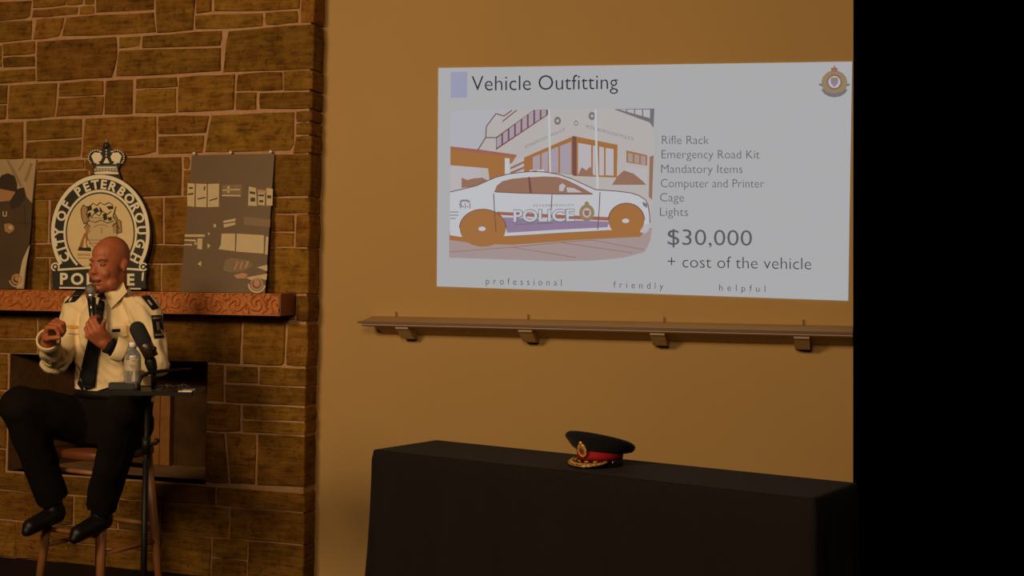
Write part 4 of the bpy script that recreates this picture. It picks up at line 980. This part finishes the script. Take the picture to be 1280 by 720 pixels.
for e0, e1, k_, rr_ in ((J['re'], J['rw'], .005, .043), (J['le'], J['lw'], -.026, .0445)):     # shirt cuffs
    t_ = (e1-e0).normalized(); c_ = e1+t_*k_; q1 = t_.orthogonal().normalized(); q2 = t_.cross(q1)
    MB().rings([[c_+t_*h_+q1*(rr_+g_)*math.cos(a)+q2*(rr_+g_)*math.sin(a) for a in AN] for h_, g_ in ((-.045,.004),(-.03,.006),(-.004,.004),(0,.001),(-.004,-.004),(-.04,-.004))], cap=False).build('cuff', M_shirt, man, True)
# watch on the left wrist
wd = (J['lw']-J['le']).normalized(); wc = J['lw']-wd*0.005; o1 = wd.orthogonal().normalized(); o2 = wd.cross(o1)
MB().rings([[wc+wd*t_+o1*.0345*math.cos(a)+o2*.0345*math.sin(a) for a in AN] for t_ in (-.02,.012)]).build('watch', M_black, man, True)

# ------------------------------------------------------------------ hand microphone
mic = empty('hand_microphone', MIC1); tag(mic, 'silver-topped black microphone held in the seated man\'s hand', 'microphone')
MB().tube([MIC1, MIC1.lerp(MIC0, .5), MIC0-micax*.03], [.0125,.0145,.018], 16).build('handle', mat('mic_black', (0.012,0.011,0.011), rough=0.35), mic, True)
MB().tube([MIC0-micax*.034, MIC0-micax*.016], [.0205,.0215], 18).build('collar', mat('mic_chrome', (0.7,0.65,0.6), rough=0.25, metal=0.9), mic, True)
a1 = micax.orthogonal().normalized(); a2 = micax.cross(a1)
MB().ell(MIC0+micax*.002, a1*.024, a2*.024, micax*.025, 18, 12).build('grille', mat('mic_mesh', (0.22,0.2,0.18), rough=0.5, metal=0.7, bump=0.002, bscale=600), mic, True)
mx_ = MIC0-micax*.07-F*.0165
MB().ell(mx_, a1*.004, a2*.004, micax*.012, 8, 6).build('switch', mat('mic_chrome', (0.7,0.65,0.6)), mic, True)

# ------------------------------------------------------------------ tray stand with bottle, boom microphone and cable
M_stand = mat('black_stand_metal', (0.006, 0.005, 0.005), rough=0.5, spec=0.2)
ps = P(184, 487, 4.72); TRZ = ps.z; pb_ = Vector((ps.x, ps.y, 0))
ts = empty('tray_stand', pb_); tag(ts, 'black tripod stand with flat tray in front of the seated man', 'stand')
tc = pb_+R0*0.02
mb = MB(); mb.box(tc+Z_*(TRZ-0.004), R0, Fh, Z_, .17, .135, .004)
mb.build('tray', M_stand, ts)
for s_, ax_, ay_, hx, hy_ in ((-1, R0, Fh, .17, .135), (1, R0, Fh, .17, .135)):
    MB().box(tc+Fh*hy_*s_+Z_*(TRZ-0.003), R0, Fh, Z_, .17, .003, .007).build('tray_lip', M_stand, ts)
    MB().box(tc+R0*.17*s_+Z_*(TRZ-0.003), R0, Fh, Z_, .003, .132, .007).build('tray_lip', M_stand, ts)
MB().tube([pb_+Z_*(TRZ-0.06), pb_+Z_*(TRZ-0.008)], [.014,.02], 14).build('tilt_joint', M_stand, ts, True)
MB().tube([pb_+Z_*0.50, pb_+Z_*(TRZ-0.05)], .0085, 12).build('upper_pole', M_stand, ts, True)
MB().tube([pb_+Z_*0.06, pb_+Z_*0.76], .012, 12).build('lower_pole', M_stand, ts, True)
kz = P(184, 556, 4.72).z
cl_ = MB().tube([pb_+Z_*(kz-.03), pb_+Z_*(kz+.03)], .017, 14).build('clutch', M_stand, ts, True)
MB().tube([pb_+Z_*kz+R0*.012-F*.005, pb_+Z_*(kz+.008)+R0*.036, pb_+Z_*(kz+.022)+R0*.042], [.006,.008,.011], 10).build('wing_knob', M_stand, cl_, True)
for i in range(3):
    a = math.radians(20+120*i); dr = R0*math.cos(a)+Fh*math.sin(a)
    lg = MB().tube([pb_+Z_*0.22+dr*.012, pb_+Z_*0.012+dr*.26], .008, 10).build('leg', M_stand, ts, True)
    MB().ball(pb_+Z_*0.012+dr*.26, .012, 8, 6).build('rubber_foot', M_black, lg, True)
# water bottle
bt = P(165, 489, 4.75); bt = Vector((bt.x, bt.y, TRZ+0.0005))
bo = empty('water_bottle', bt); tag(bo, 'clear plastic water bottle with a label on the black tray', 'bottle')
M_pet = mat('clear_plastic', (0.85, 0.88, 0.9), rough=0.08, trans=0.85); M_lab = mat('bottle_label', (0.45,0.36,0.26), rough=0.4, var=0.5, scale=90)
prof = [(.0,.027),(.004,.030),(.018,.031),(.022,.0285),(.030,.031),(.038,.0285),(.046,.031),(.054,.0285),(.062,.031),(.066,.030),(.108,.030),(.112,.031),(.124,.029),(.138,.020),(.146,.0125),(.160,.0125)]
def lathe(c, pr, n=24): return [[c+X_*r*math.cos(2*math.pi*i/n)+Y_*r*math.sin(2*math.pi*i/n)+Z_*h for i in range(n)] for h, r in pr]
MB().rings(lathe(bt, prof)).build('bottle_body', M_pet, bo, True)
MB().rings(lathe(bt, [(.067,.0312),(.107,.0312)]), cap=False).build('label', M_lab, bo, True)
MB().rings(lathe(bt, [(.153,.0145),(.170,.0145),(.172,.012)])).build('screw_cap', mat('bottle_cap', (0.75,0.72,0.7), rough=0.4), bo, True)
# boom microphone clamped on the tray
bm_ = empty('boom_microphone', P(181,487,4.70)); tag(bm_, 'large black microphone on a bent arm rising from the tray stand', 'microphone')
m0, m1 = P(169,406,4.68), P(190,447,4.68)
MB().cap(m0.lerp(m1, .14), m0.lerp(m1, .5), .030, .0295, 18).build('windscreen', mat('foam_black', (0.012,0.011,0.011), rough=0.9, bump=0.002, bscale=500), bm_, True)
MB().tube([m0.lerp(m1, .42), m1], [.0275,.026], 18).build('mic_body', mat('mic_brown_black', (0.03,0.017,0.010), rough=0.35), bm_, True)
MB().cap(P(188,452,4.68), P(190,459,4.68), .022, .020).build('shock_mount', M_stand, bm_, True)
MB().ball(P(192.5,436,4.655), .010, 10, 8).build('mount_knob', M_stand, bm_, True)
MB().tube([P(191,460,4.68), P(192,474,4.69), P(192,486,4.70)], .010, 10).build('stem', M_stand, bm_, True)
MB().tube([P(174,488,4.62), P(173,480,4.62), P(177,471,4.63), P(186,466,4.65), P(200,464,4.68), P(220,462.8,4.72), P(239,461.5,4.75)], .0065, 10).build('boom_arm', M_stand, bm_, True)
# coiled cable and a slip of paper on the tray
pts = [pb_+Z_*(TRZ+.012+.010*abs(math.sin(i*.9)))+R0*(.05+.0042*i+.012*math.sin(i*1.35))+Fh*(-.07+.045*math.cos(i*1.35)) for i in range(26)]
tag(MB().tube(pts, .004, 8).build('cable', mat('cable_black', (0.02,0.018,0.017), rough=0.35), None, True), 'loose coils of black cable lying on the tray', 'cable')
c = pb_+R0*.158-Fh*.06+Z_*(TRZ+.0035)
tag(MB().box(c, R0, Fh, Z_, .024, .04, .003).build('paper_slip', mat('slip_paper', (0.7,0.62,0.5), rough=0.7)), 'small pale slip of paper at the right end of tray', 'paper')
tag(MB().box(pb_-R0*.098+Fh*.02+Z_*(TRZ+.0115), (R0+Fh*.1).normalized(), (Fh-R0*.1).normalized(), Z_, .045, .03, .011).build('pouch', mat('pouch_black', (0.012,0.01,0.01), rough=0.6), None), 'small flat black pouch on tray left of the water bottle', 'pouch')
